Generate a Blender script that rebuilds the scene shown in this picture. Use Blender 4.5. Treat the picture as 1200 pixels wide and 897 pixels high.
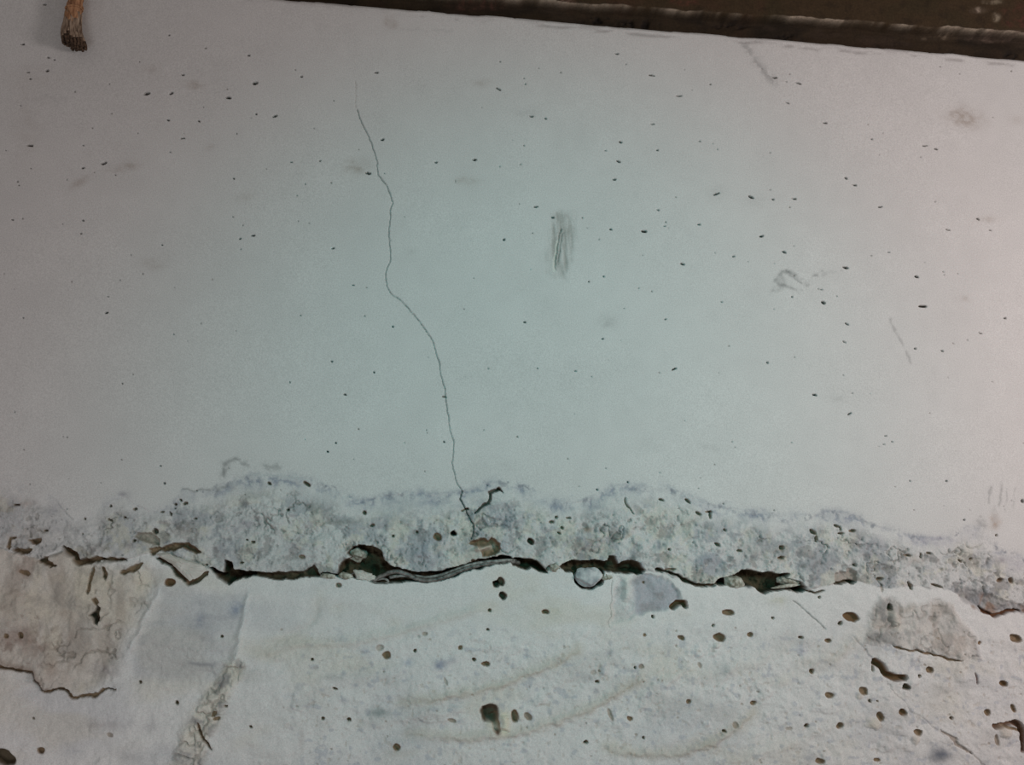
import bpy, bmesh, math, random
import numpy as np
from mathutils import Vector, Matrix

for o in list(bpy.data.objects):
    bpy.data.objects.remove(o)
SC = bpy.context.scene
COL = SC.collection
S = 0.0008                      # metres per wall unit (one unit is about one pixel of the photograph)
F = 1040.0                      # focal length in pixels of the 1200 x 897 frame
R = math.radians

# ------------------------------------------------------------------ camera
YAW, PITCH, ROLL = R(5.0), R(7.0), R(2.7)
fw = Vector((math.sin(YAW) * math.cos(PITCH), math.cos(YAW) * math.cos(PITCH), math.sin(PITCH)))
rt = fw.cross(Vector((0, 0, 1))).normalized()
up = rt.cross(fw).normalized()
rot = Matrix.Rotation(-ROLL, 3, fw)
rt = rot @ rt
up = rot @ up
CP = -fw * F                    # camera position in wall units; it looks at the wall's origin
cam = bpy.data.cameras.new('camera')
cam.sensor_width = 36.0
cam.lens = 36.0 * F / 1200.0
cam.clip_start = 0.01
camo = bpy.data.objects.new('camera', cam)
COL.objects.link(camo)
camo.matrix_world = Matrix(((rt.x, up.x, -fw.x, CP.x * S), (rt.y, up.y, -fw.y, CP.y * S), (rt.z, up.z, -fw.z, CP.z * S), (0, 0, 0, 1)))
SC.camera = camo

# ------------------------------------------------------------------ light
world = bpy.data.worlds.new('world')
SC.world = world
world.use_nodes = True
wb = world.node_tree.nodes['Background']
wb.inputs[0].default_value = (0.98, 0.85, 0.80, 1)
wb.inputs[1].default_value = 0.182


def area(name, loc, aim, size, power, color):
    d = bpy.data.lights.new(name, 'AREA')
    d.shape = 'DISK'
    d.size = size
    d.energy = power
    d.color = color
    o = bpy.data.objects.new(name, d)
    COL.objects.link(o)
    o.location = loc
    o.rotation_euler = (Vector(aim) - Vector(loc)).to_track_quat('-Z', 'Y').to_euler()
    return o


area('lamp_side', (0.83, -0.67, 0.10), (0.3, 0, -0.03), 0.3, 4.35, (1.0, 0.88, 0.86))
area('fill_low', (-0.42, -0.85, -0.62), (-0.25, 0, -0.33), 0.5, 1.75, (0.97, 0.96, 1.0))  # added fill that brightens the lower left of the wall
sd = bpy.data.lights.new('lens_cast_spot', 'SPOT')  # added spot giving the middle the cool colour cast of the lens
sd.energy = 4.9
sd.color = (0.10, 1.0, 1.0)
sd.spot_size = R(66)
sd.spot_blend = 1.0
sd.shadow_soft_size = 0.07
so = bpy.data.objects.new('lens_cast_spot', sd)
COL.objects.link(so)
so.location = (0.04, -0.80, 0.16)
so.rotation_euler = (Vector((0.04, 0, -0.05)) - Vector(so.location)).to_track_quat('-Z', 'Y').to_euler()

vs = SC.view_settings
SC.display_settings.display_device = 'sRGB'
vs.view_transform = 'Standard'
vs.look = 'None'
vs.exposure = 0.0
vs.gamma = 1.0
vs.use_curve_mapping = False

# ------------------------------------------------------------------ helpers
rng = random.Random(7)


def lin(r, g, b):
    return tuple(((c / 255) / 12.92 if c / 255 <= .04045 else ((c / 255 + .055) / 1.055) ** 2.4) for c in (r, g, b))


def at(px, py, h=0.0):
    """the point h units in front of the wall plane that the photograph shows at px, py (wall units)"""
    d = fw + rt * ((px - 600) / F) - up * ((py - 448.5) / F)
    t = (-h - CP.y) / d.y
    return CP + d * t


def W(px, py, h=0.0):
    return at(px, py, h) * S


def hash01(ix, iy, seed):
    n = (ix.astype(np.int64) * 374761393 + iy.astype(np.int64) * 668265263 + seed * 974634777) & 0xffffffff
    n = ((n ^ (n >> 13)) * 1274126177) & 0xffffffff
    n = n ^ (n >> 16)
    return n / 4294967295.0


def vnoise(x, y, seed):
    ix = np.floor(x)
    iy = np.floor(y)
    fx = x - ix
    fy = y - iy
    fx = fx * fx * (3 - 2 * fx)
    fy = fy * fy * (3 - 2 * fy)
    a = hash01(ix, iy, seed)
    b = hash01(ix + 1, iy, seed)
    c = hash01(ix, iy + 1, seed)
    d = hash01(ix + 1, iy + 1, seed)
    return (a * (1 - fx) + b * fx) * (1 - fy) + (c * (1 - fx) + d * fx) * fy


def fbm(x, y, scale, octs, seed, gain=0.5):
    """-1 .. 1"""
    v = 0.0
    amp = 1.0
    tot = 0.0
    s = 1.0 / scale
    for i in range(octs):
        v = v + amp * (vnoise(x * s + 13.7 * i, y * s - 7.3 * i, seed + i) * 2 - 1)
        tot += amp
        amp *= gain
        s *= 2.03
    return v / tot


def sstep(a, b, x):
    t = np.clip((x - a) / (b - a), 0, 1)
    return t * t * (3 - 2 * t)


def obj(name, me, mat, parent=None):
    o = bpy.data.objects.new(name, me)
    COL.objects.link(o)
    if mat and not me.materials:
        me.materials.append(mat)
    if parent:
        o.parent = parent
    return o


def empty(name, loc):
    o = bpy.data.objects.new(name, None)
    COL.objects.link(o)
    o.location = loc
    o.empty_display_size = 0.02
    return o


def tag(o, label=None, cat=None, group=None, kind=None):
    if label:
        o['label'] = label
    if cat:
        o['category'] = cat
    if group:
        o['group'] = group
    if kind:
        o['kind'] = kind
    return o


def mesh_np(name, verts, quads, col=None):
    me = bpy.data.meshes.new(name)
    n = len(quads)
    me.vertices.add(len(verts))
    me.vertices.foreach_set('co', np.ascontiguousarray(verts, dtype=np.float32).ravel())
    me.loops.add(n * 4)
    me.loops.foreach_set('vertex_index', np.ascontiguousarray(quads, dtype=np.int32).ravel())
    me.polygons.add(n)
    me.polygons.foreach_set('loop_start', np.arange(0, n * 4, 4, dtype=np.int32))
    me.update(calc_edges=True)
    if col is not None:
        a = me.color_attributes.new('Col', 'FLOAT_COLOR', 'POINT')
        a.data.foreach_set('color', np.concatenate([col, np.ones((len(col), 1))], 1).astype(np.float32).ravel())
    return me


# ------------------------------------------------------------------ materials
def concrete_material(name, grain=0.18, bump=0.25, rough=0.92, gscale=900.0):
    m = bpy.data.materials.new(name)
    m.use_nodes = True
    nt = m.node_tree
    bs = nt.nodes['Principled BSDF']
    bs.inputs['Roughness'].default_value = rough
    bs.inputs['Specular IOR Level'].default_value = 0.2
    at_ = nt.nodes.new('ShaderNodeAttribute')
    at_.attribute_name = 'Col'
    tc = nt.nodes.new('ShaderNodeTexCoord')
    nz = nt.nodes.new('ShaderNodeTexNoise')
    nz.inputs['Scale'].default_value = gscale
    nz.inputs['Detail'].default_value = 3.0
    nz.inputs['Roughness'].default_value = 0.7
    nt.links.new(tc.outputs['Object'], nz.inputs['Vector'])
    mr = nt.nodes.new('ShaderNodeMapRange')
    mr.inputs['From Min'].default_value = 0.25
    mr.inputs['From Max'].default_value = 0.75
    mr.inputs['To Min'].default_value = 1 - grain
    mr.inputs['To Max'].default_value = 1 + grain
    nt.links.new(nz.outputs['Fac'], mr.inputs['Value'])
    vm = nt.nodes.new('ShaderNodeVectorMath')
    vm.operation = 'SCALE'
    nt.links.new(at_.outputs['Color'], vm.inputs[0])
    nt.links.new(mr.outputs['Result'], vm.inputs['Scale'])
    nt.links.new(vm.outputs['Vector'], bs.inputs['Base Color'])
    bp = nt.nodes.new('ShaderNodeBump')
    bp.inputs['Strength'].default_value = bump
    bp.inputs['Distance'].default_value = 0.0006
    nt.links.new(nz.outputs['Fac'], bp.inputs['Height'])
    nt.links.new(bp.outputs['Normal'], bs.inputs['Normal'])
    return m


def noise_material(name, c1, c2, scale, rough=0.8, bump=0.4, spec=0.3, dist=0.0008, stretch=(1, 1, 1)):
    m = bpy.data.materials.new(name)
    m.use_nodes = True
    nt = m.node_tree
    bs = nt.nodes['Principled BSDF']
    bs.inputs['Roughness'].default_value = rough
    bs.inputs['Specular IOR Level'].default_value = spec
    tc = nt.nodes.new('ShaderNodeTexCoord')
    mp = nt.nodes.new('ShaderNodeMapping')
    mp.inputs['Scale'].default_value = stretch
    nz = nt.nodes.new('ShaderNodeTexNoise')
    nz.inputs['Scale'].default_value = scale
    nz.inputs['Detail'].default_value = 5.0
    nt.links.new(tc.outputs['Object'], mp.inputs['Vector'])
    nt.links.new(mp.outputs['Vector'], nz.inputs['Vector'])
    cr = nt.nodes.new('ShaderNodeValToRGB')
    cr.color_ramp.elements[0].position = 0.35
    cr.color_ramp.elements[0].color = (*c1, 1)
    cr.color_ramp.elements[1].position = 0.68
    cr.color_ramp.elements[1].color = (*c2, 1)
    nt.links.new(nz.outputs['Fac'], cr.inputs['Fac'])
    nt.links.new(cr.outputs['Color'], bs.inputs['Base Color'])
    bp = nt.nodes.new('ShaderNodeBump')
    bp.inputs['Strength'].default_value = bump
    bp.inputs['Distance'].default_value = dist
    nt.links.new(nz.outputs['Fac'], bp.inputs['Height'])
    nt.links.new(bp.outputs['Normal'], bs.inputs['Normal'])
    return m


M_wall = concrete_material('white_concrete')
M_beam = concrete_material('brown_concrete', grain=0.28, bump=0.5, gscale=500)
M_core = noise_material('raw_concrete', lin(120, 112, 100), lin(150, 142, 130), 60)
M_stone = noise_material('grey_stone', lin(150, 156, 160), lin(205, 208, 208), 130, rough=0.75)
M_lump = noise_material('crumbly_mortar', lin(120, 116, 102), lin(196, 196, 186), 260, rough=0.95, bump=0.8)
M_plaster = noise_material('white_plaster', lin(186, 184, 176), lin(208, 206, 200), 90, rough=0.9)
M_wire = noise_material('grey_wire', lin(66, 62, 58), lin(128, 124, 120), 300, rough=0.38, spec=0.5, bump=0.2)
M_wire2 = noise_material('pale_wire', lin(92, 90, 86), lin(158, 158, 154), 300, rough=0.42, spec=0.5, bump=0.2)
M_tip = noise_material('dark_rope_fibre', lin(52, 40, 31), lin(104, 84, 68), 500, rough=0.95, bump=0.5)
M_rope = noise_material('tan_rope', lin(128, 92, 66), lin(190, 146, 110), 420, rough=0.95, bump=0.7, stretch=(1, 1, .25))
M_fray = noise_material('grey_rope_fibre', lin(92, 76, 62), lin(176, 156, 136), 500, rough=0.95, bump=0.5, stretch=(1, 1, .2))

# ------------------------------------------------------------------ the wall's relief
STEP = 0.95
U0, U1, V0, V1 = -618.0, 645.0, -470.0, 480.0


def axis(lo, hi, a, b):
    return np.concatenate([np.arange(a, lo - 80, 12.0), np.arange(lo - 80, lo, 4.0), np.arange(lo, hi, STEP), np.arange(hi, hi + 80, 4.0), np.arange(hi + 80, b, 12.0)])


ug = axis(U0, U1, -1600.0, 1640.0)
vg = axis(V0, V1, -1100.0, 780.0)[::-1]
UU, VV = np.meshgrid(ug, vg)
NR, NC = UU.shape


def project(u, v, h=0.0):
    x = u - CP.x
    y = -h - CP.y
    z = v - CP.z
    d = x * fw.x + y * fw.y + z * fw.z
    return 600 + F * (x * rt.x + y * rt.y + z * rt.z) / d, 448.5 - F * (x * up.x + y * up.y + z * up.z) / d


PX, PY = project(UU, VV)
PX0, PY0 = PX, PY
wx = fbm(UU, VV, 9, 3, 11) * 2.6
wy = fbm(UU, VV, 9, 3, 21) * 2.6
WX = PX + wx                    # ragged copies of the coordinates, for broken edges
WY = PY + wy
H = np.zeros((NR, NC))
C = np.ones((NR, NC, 3))
L = np.zeros((NR, NC), dtype=np.int16)
PARTS = {}                      # label number -> (name, label)


def new_part(name, label=None):
    k = len(PARTS)
    PARTS[k] = (name, label)
    return k


def window(pts, m):
    xs = [p[0] for p in pts]
    ys = [p[1] for p in pts]
    cs = [at(x, y) for x in (min(xs) - m, max(xs) + m) for y in (min(ys) - m, max(ys) + m)]
    u0, u1 = min(c.x for c in cs), max(c.x for c in cs)
    v0, v1 = min(c.z for c in cs), max(c.z for c in cs)
    c0, c1 = np.searchsorted(ug, [u0, u1])
    vd = vg[::-1]
    a, b = np.searchsorted(vd, [v0, v1])
    return slice(max(0, NR - b - 1), NR - a), slice(max(0, c0 - 1), c1 + 1)


def dist_line(pts, x, y):
    """distance to a polyline, and how far along it (0..1)"""
    best = np.full(x.shape, 1e9)
    tt = np.zeros(x.shape)
    n = len(pts) - 1
    for i in range(n):
        ax, ay = pts[i][:2]
        bx, by = pts[i + 1][:2]
        dx, dy = bx - ax, by - ay
        q = np.clip(((x - ax) * dx + (y - ay) * dy) / (dx * dx + dy * dy + 1e-9), 0, 1)
        d = np.hypot(x - ax - q * dx, y - ay - q * dy)
        k = d < best
        best = np.where(k, d, best)
        tt = np.where(k, (i + q) / n, tt)
    return best, tt


def inside(pts, x, y):
    """signed distance, positive inside the polygon"""
    ins = np.zeros(x.shape, dtype=bool)
    n = len(pts)
    for i in range(n):
        ax, ay = pts[i]
        bx, by = pts[(i + 1) % n]
        if ay == by:
            continue
        k = ((ay > y) != (by > y)) & (x < (bx - ax) * (y - ay) / (by - ay) + ax)
        ins ^= k
    d, _ = dist_line(list(pts) + [pts[0]], x, y)
    return np.where(ins, d, -d)


def tint(sl, m, col):
    m3 = np.clip(m, 0, 1)[..., None]
    C[sl] = C[sl] * (1 - m3) + np.array(col) * m3


def mul(sl, m, fac):
    m3 = np.clip(m, 0, 1)[..., None]
    C[sl] = C[sl] * (1 - m3 + m3 * np.array(fac))


w2x = fbm(UU, VV, 46, 3, 15) * 9
w2y = fbm(UU, VV, 46, 3, 16) * 9


def region(pts, m=10, ragged=1.0, wide=0.0):
    sl = window(pts, m)
    x = PX[sl] + wx[sl] * ragged + w2x[sl] * wide
    y = PY[sl] + wy[sl] * ragged + w2y[sl] * wide
    return sl, inside(pts, x, y), x, y


RECESS = lin(132, 114, 92)         # brown inside holes and grooves, with recess shade put into the colour
RECESS2 = lin(98, 88, 72)  # deeper brown for the darkest holes, recess shade included


def hole(pts, depth, part=None, soft=2.0, ragged=1.0, col=RECESS2, colm=1.0):
    sl, d, x, y = region(pts, 8, ragged)
    k = sstep(-0.6, soft, d)
    H[sl] -= k * depth * (0.8 + 0.2 * fbm(UU[sl], VV[sl], 7, 2, 91))
    tint(sl, sstep(-0.3, 0.9, d) * colm, col)
    if part is not None:
        L[sl][d > 0.3] = part


def groove(pts, w, depth, col=RECESS2, part=None, taper=True, ragged=0.5, colm=1.0, bias=0.0):
    sl = window(pts, w + 8)
    x = PX[sl] + wx[sl] * ragged
    y = PY[sl] + wy[sl] * ragged
    d, t = dist_line(pts, x, y)
    ww = w * 0.5 * (np.clip(np.minimum(t, 1 - t) * 6 + 0.35, 0, 1) if taper else 1.0)
    k = 1 - sstep(ww * 0.45, ww + 0.7, d)
    H[sl] -= k * depth
    tint(sl, (1 - sstep(ww * 0.7, ww + 0.5, d)) * colm, col)
    if part is not None:
        L[sl][d < np.maximum(ww, 0.9)] = part


def ridge(pts, w, height, ragged=0.5):
    sl = window(pts, w + 8)
    d, t = dist_line(pts, PX[sl] + wx[sl] * ragged, PY[sl] + wy[sl] * ragged)
    H[sl] += np.exp(-(d / w) ** 2) * height * np.clip(np.minimum(t, 1 - t) * 6, 0, 1)


def stain_or_highlight(pts, w, col, m, ragged=1.0, broken=0.0, seed=5, scale=12):
    sl = window(pts, w * 2.5 + 6)
    d, t = dist_line(pts, PX[sl] + wx[sl] * ragged, PY[sl] + wy[sl] * ragged)
    k = np.exp(-(d / w) ** 2) * m
    if broken:
        k = k * sstep(-0.35, 0.35, fbm(UU[sl], VV[sl], scale, 3, seed) - broken + 0.3)
    tint(sl, k, col)


def stain_spot(x0, y0, rx, ry, col, m, ang=0.0, seed=3, broken=True):
    r = max(rx, ry) * 1.7
    sl = window([(x0 - r, y0 - r), (x0 + r, y0 + r)], 2)
    dx = PX[sl] - x0
    dy = PY[sl] - y0
    ca, sa = math.cos(R(ang)), math.sin(R(ang))
    q = ((dx * ca + dy * sa) / rx) ** 2 + ((dy * ca - dx * sa) / ry) ** 2
    k = np.exp(-q * 1.2) * m
    if broken:
        k = k * (0.35 + 0.65 * sstep(-0.4, 0.5, fbm(UU[sl] * 1.0, VV[sl] * 1.6, 7, 3, seed)))
    tint(sl, k, col)


def pit(x0, y0, rx, ry, ang=0.0, depth=None, col=RECESS, part=None, colm=1.0, bulge=0.0):
    r = max(rx, ry) + 2
    sl = window([(x0 - r, y0 - r), (x0 + r, y0 + r)], 3)
    rg = min(1.0, .3 + .12 * min(rx, ry))
    dx = PX[sl] + wx[sl] * rg - x0
    dy = PY[sl] + wy[sl] * rg - y0
    ca, sa = math.cos(R(ang)), math.sin(R(ang))
    q = np.sqrt(((dx * ca + dy * sa) / rx) ** 2 + ((dy * ca - dx * sa) / ry) ** 2)
    if depth is None:
        depth = min(16.0, 4.0 + 2.2 * min(rx, ry))
    k = 1 - sstep(0.55, 1.12, q)
    H[sl] -= k * depth
    tint(sl, (1 - sstep(0.85, 1.08, q)) * colm, col)
    if part is not None:
        L[sl][q < 0.95] = part


P_UP = new_part('upper_panel', 'smooth white concrete face dotted with small air holes')
P_BAND = new_part('mortar_band', 'ragged band of rough grey and white mortar above the open joint')
P_LOW = new_part('lower_panel', 'rough trowelled white concrete below the open joint')
P_JOINT = new_part('open_joint', 'dark open gap running between the two concrete faces')
P_CRACK = new_part('hairline_crack', 'thin winding crack running down the smooth upper face')
P_BRANCH = new_part('crack_branch', 'short jagged crack in the mortar band')
P_LEFT = new_part('broken_patch', 'brownish broken mortar patch with an undercut lower edge')
P_PLATE = new_part('scraped_patch', 'grey scraped patch with horizontal trowel lines')
P_GREY = new_part('spalled_patch', 'grey purple patch where the surface has come away')
P_CORNER = new_part('spalled_patch', 'mottled beige grey patch with a fine broken lower edge')
P_RUST = new_part('rusty_patch', 'grey patch with a rust brown lower edge')
P_LUMPS = new_part('rubble_ridge', 'sloping ridge of yellowish mortar and grey grains')

# boundaries ------------------------------------------------------
JOINT = [(-1600, 560), (-400, 618), (0, 640), (45, 655), (72, 643), (93, 659), (150, 656), (185, 645), (225, 658), (245, 668), (300, 673),
         (365, 672), (400, 675), (450, 679), (500, 681), (545, 668), (600, 659), (645, 669), (700, 667), (755, 668), (775, 671),
         (800, 682), (840, 687), (880, 689), (945, 692), (978, 683), (1003, 681), (1040, 690), (1070, 686), (1115, 693), (1150, 713),
         (1195, 718), (1700, 745), (2400, 775)]
BTOP = [(-1600, 500), (-400, 560), (0, 566), (35, 570), (65, 585), (85, 609), (112, 604), (122, 590), (140, 580), (160, 592), (182, 599), (205, 590),
        (213, 573), (240, 575), (258, 571), (275, 558), (300, 556), (330, 556), (352, 560), (370, 566), (388, 572), (405, 583), (430, 589),
        (455, 581), (490, 577), (515, 580), (545, 574), (575, 565), (600, 565), (620, 573), (645, 588), (680, 588), (700, 581), (715, 570),
        (740, 569), (780, 571), (800, 580), (830, 592), (870, 598), (920, 607), (950, 604), (968, 601), (995, 603), (1015, 612), (1040, 622),
        (1075, 631), (1110, 632), (1130, 622), (1150, 622), (1165, 640), (1185, 652), (1260, 668), (1700, 690), (2400, 720)]


def ybound(line, x):
    return np.interp(x, [p[0] for p in line], [p[1] for p in line])


jd = WY - ybound(JOINT, WX)     # positive below the joint
bd = WY - ybound(BTOP, WX)      # positive below the band's upper edge
L[(bd > 0) & (jd <= 0)] = P_BAND
L[jd > 0] = P_LOW
ALL = (slice(None), slice(None))

# ground colours and undulation
n200 = fbm(UU, VV, 210, 3, 1)
n60 = fbm(UU, VV, 60, 3, 2)
n14 = fbm(UU, VV, 14, 4, 3)
n5 = fbm(UU, VV, 5, 2, 4)
C[:] = np.array((0.60, 0.605, 0.595))
C *= (1 + 0.035 * n200 + 0.03 * n60 + 0.03 * n14)[..., None]
H += 1.2 * n200 + 0.35 * n60 + 0.06 * n14

low = sstep(-1.5, 1.5, jd)
stretch = fbm(UU * 0.35 + VV * 0.22, VV * 1.25, 60, 4, 31)
C[:] = C * (1 + 0.07 * low[..., None])
H += low * (3.4 * stretch + 1.4 * n60 + 0.6 * n14 + 0.2 * n5)
mott = sstep(0.05, 0.5, fbm(UU * 0.5, VV, 55, 4, 41))
tint(ALL, low * mott * 0.36, (0.44, 0.455, 0.48))
cream = sstep(0.1, 0.55, fbm(UU * 0.5, VV, 45, 4, 51))
tint(ALL, low * cream * 0.36, (0.56, 0.53, 0.44))
mott2 = sstep(0.1, 0.5, fbm(UU * 0.4 + VV * .2, VV, 26, 4, 43)) * sstep(720, 770, PY)
tint(ALL, low * mott2 * 0.30, (0.40, 0.39, 0.37))
# grey and blue grains showing in the trowelled concrete
zone0 = low * sstep(715, 770, PY)
H += zone0 * (1.5 * fbm(UU, VV, 10, 4, 67, .6) + 1.6 * sstep(.25, .6, fbm(UU, VV * 1.2, 24, 4, 68)))
zone = zone0 * sstep(300, 380, PX)
g1 = vnoise(UU / 7.5, VV / 6.0, 61) * 0.7 + vnoise(UU / 3.2, VV / 3.2, 62) * 0.3
tint(ALL, zone * sstep(0.66, 0.80, g1) * 0.34, lin(140, 150, 166))
g2 = vnoise(UU / 5.5, VV / 4.4, 63) * 0.65 + vnoise(UU / 2.6, VV / 2.6, 64) * 0.35
k2 = zone * sstep(0.74, 0.83, g2)
tint(ALL, k2 * 0.26, lin(150, 132, 110))
H -= k2 * 0.5
k3 = zone * sstep(0.76, 0.84, vnoise(UU / 8, VV / 7, 65) * 0.7 + vnoise(UU / 3, VV / 3, 66) * 0.3)
H += k3 * 0.5

band = sstep(-1.0, 3.0, bd) * (1 - sstep(-1.5, 1.5, jd))
bw = np.clip(bd / np.maximum(bd - jd, 1), 0, 1)          # 0 upper edge .. 1 joint
rough = fbm(UU, VV, 18, 5, 71, 0.62)
inner = sstep(.05, .4, bw)
H += band * (1.2 * sstep(0, 0.3, bw) + 6.0 * rough * inner + 3.0 * fbm(UU, VV, 44, 3, 72))
tint(ALL, band * 0.28 * inner, lin(160, 164, 164))
bm = sstep(-0.02, 0.26, fbm(UU, VV * 1.2, 30, 5, 73, .68))
tint(ALL, band * bm * 0.54 * sstep(.02, .35, bw) * (.5 + .5 * sstep(60, 230, PX)), lin(136, 142, 149))
bm2 = sstep(0.05, 0.32, fbm(UU, VV, 24, 5, 74, .68))
tint(ALL, band * bm2 * 0.42 * inner, lin(196, 194, 176))
bm3 = sstep(0.12, 0.38, fbm(UU, VV, 14, 4, 77, .65))
tint(ALL, band * bm3 * 0.5 * inner * (.6 + .4 * sstep(60, 230, PX)), lin(112, 110, 108))
H -= band * bm3 * 1.2 * inner
spk = sstep(0.74, 0.83, vnoise(UU / 5, VV / 4, 75) * .6 + vnoise(UU / 2.4, VV / 2.4, 76) * .4)
kk = band * spk * sstep(.15, .35, bw)
tint(ALL, kk * 0.4, lin(118, 112, 104))
H -= kk * 1.2
rdg = 1 - np.abs(fbm(UU, VV, 26, 4, 91, .55)) * 2.2
net = sstep(0.86, 0.97, rdg) * sstep(-0.05, 0.3, fbm(UU, VV, 34, 3, 92))
kn = band * net * sstep(.08, .3, bw)
tint(ALL, kn * 0.55, lin(116, 110, 100))
H -= kn * 2.6
# scraped grey line that follows the band's upper edge
eb = fbm(UU, VV, 20, 5, 81, .65)
edge = np.exp(-((bd - 5 + 5 * fbm(UU, VV, 70, 2, 83)) / 7.5) ** 2) * (1 - low) * sstep(-0.4, 0.35, eb)
rde = 1 - np.abs(fbm(UU, VV, 15, 4, 93, .6)) * 2.0
edge = edge * (.45 + .75 * sstep(.55, .95, rde))
edge = edge * (0.30 + 0.70 * sstep(150, 260, PX)) * (.6 + .4 * sstep(1120, 1040, PX))
tint(ALL, edge * 0.66, lin(126, 134, 150))
H -= edge * 0.8
fine = np.exp(-((bd - 1) / 5.0) ** 2) * (1 - low) * sstep(0.15, 0.45, fbm(UU, VV, 7, 4, 84, .6)) * sstep(120, 240, PX)
tint(ALL, fine * 0.6, lin(108, 114, 126))
edge2 = np.exp(-((bd + 1) / 1.6) ** 2) * (1 - low) * sstep(-0.1, 0.4, fbm(UU, VV, 16, 3, 82)) * sstep(190, 240, PX)
tint(ALL, edge2 * 0.28, lin(120, 128, 142))

# the face ends at its top edge; everything above that line lies behind the beam
a0, a1 = at(400, 3), at(1200, 69)
ex, ez = a1.x - a0.x, a1.z - a0.z
el = math.hypot(ex, ez)
ex, ez = ex / el, ez / el
TOPV = -(UU - a0.x) * ez + (VV - a0.z) * ex            # height above the top edge
ALONG = (UU - a0.x) * ex + (VV - a0.z) * ez
tv = TOPV + fbm(ALONG, TOPV * 0 + 3, 26, 4, 101) * 1.6
H -= sstep(-5, 0.5, tv) * 3 + sstep(-0.8, 1.6, tv) * 30
sc = np.exp(-((tv + 9 + 3 * fbm(ALONG, TOPV * 0, 40, 3, 104)) / 2.4) ** 2) * sstep(-0.1, 0.4, fbm(ALONG * 0.45, TOPV, 11, 5, 102, .65)) * sstep(440, 520, PX)
tint(ALL, sc * 0.42, lin(122, 116, 114))
H -= sc * 0.8
sc2 = np.exp(-((tv + 5) / 3.5) ** 2) * sstep(-0.1, 0.5, fbm(ALONG * 0.3, TOPV, 10, 4, 103))
tint(ALL, sc2 * 0.35, lin(150, 146, 146))

# ---------------------------------------------------------------- patches
# left: broken brownish mortar
sl, d, x, y = region([(-60, 690), (-95, 668), (-60, 640), (0, 642), (50, 656), (75, 645), (95, 660), (150, 658), (180, 650), (192, 684), (176, 715), (161, 745), (147, 775),
                      (134, 806), (118, 810), (106, 815), (92, 818), (82, 812), (75, 807), (60, 809), (50, 811), (42, 800), (38, 791), (25, 788), (0, 781), (-40, 776), (-85, 750)], 14, 0.8)
kedge = sstep(0, 40, PX[sl] - (190 - (PY[sl] - 684) * .47) + 60)
k = sstep(-1 - 8 * kedge, 2.5 + 12 * kedge, d)
H[sl] += k * (4.0 + 6.0 * fbm(UU[sl], VV[sl] * .7, 45, 4, 111) + 3.4 * fbm(UU[sl], VV[sl], 14, 5, 112, .6) - 5.0 * kedge)
kw = k * sstep(-2, 26, np.minimum(d + 60 * sstep(60, 150, -PX[sl] + 190), 30))
tint(sl, kw * 0.42, lin(180, 168, 148))
vs_ = fbm(UU[sl], VV[sl] * 0.35, 22, 4, 115)
tint(sl, kw * sstep(0.05, .45, vs_) * 0.35, lin(206, 200, 180))
tint(sl, kw * sstep(0.1, .5, -vs_) * 0.4, lin(140, 128, 116))
tint(sl, k * sstep(0.0, .5, fbm(UU[sl], VV[sl], 26, 4, 113)) * 0.5 * sstep(80, 0, PX[sl] - 40), lin(140, 118, 106))
tint(sl, k * sstep(0.1, .5, fbm(UU[sl], VV[sl], 18, 4, 114)) * 0.35, lin(142, 140, 136))
kn = k * sstep(0.84, 0.97, rdg[sl]) * sstep(-0.1, 0.25, fbm(UU[sl], VV[sl], 40, 3, 117))
tint(sl, kn * .4, lin(120, 108, 96))
H[sl] -= kn * 2.0
grm = sstep(0.15, 0.45, fbm(UU[sl], VV[sl], 11, 4, 118, .65)) * sstep(110, 20, PX[sl]) * sstep(700, 730, PY[sl])
tint(sl, k * grm * .5, lin(116, 96, 84))
L[sl][d > 0] = P_LEFT
UNDER = [(-85, 752), (-40, 777), (0, 781.5), (12, 783.5), (25, 788), (37, 791), (42, 801), (50, 811.5), (60, 809), (75, 807.5), (82, 813), (92, 819), (106, 816), (118, 810.5), (133, 807)]
groove(UNDER, 3.6, 5, RECESS, None, True, 1.7)  # shadow under the patch's edge, put in as a dark groove
stain_or_highlight([(0, 776), (20, 781), (40, 792), (46, 802)], 5, lin(122, 102, 88), .5, 1.5)
ridge([(188, 690), (175, 716), (160, 746), (146, 776)], 3, 2.4, 1.2)
# plate edge highlight, painted as a pale line
stain_or_highlight([(190, 686), (175, 716), (160, 746), (146, 776)], 2.0, lin(214, 216, 216), 0.5, .4)
sl, d, x, y = region([(190, 690), (210, 682), (245, 688), (290, 690), (286, 715), (281, 740), (276, 765), (270, 790), (250, 800), (215, 806), (180, 800), (150, 800), (146, 776), (160, 746), (175, 716)], 24, 1.4, 1.0)
k = sstep(-6, 12, d)
st = fbm(UU[sl] * 0.3, VV[sl], 8, 4, 121) + .8 * fbm(UU[sl], VV[sl], 30, 4, 122)
H[sl] += k * (-1.2 + 0.5 * st + .8 * fbm(UU[sl], VV[sl], 9, 4, 123))
tint(sl, k * 0.28, lin(156, 160, 166))
tint(sl, k * sstep(0.1, .7, st) * 0.2, lin(120, 126, 136))
L[sl][d > 0] = P_PLATE
stain_spot(236, 726, 5, 9, lin(116, 126, 144), .7, 10, 5)
stain_spot(278, 713, 10, 8, lin(120, 134, 158), .7, -20, 6)
stain_or_highlight([(222, 777), (235, 779), (250, 779)], 2.5, lin(128, 130, 136), .6, 1, 0.1)
stain_or_highlight([(292, 690), (282, 740), (272, 790), (268, 800)], 1.6, lin(216, 220, 220), 0.5, .4)  # painted highlight along the plate's right edge
ridge([(293, 690), (283, 740), (273, 790)], 3.4, 2.6, 1.2)
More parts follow.
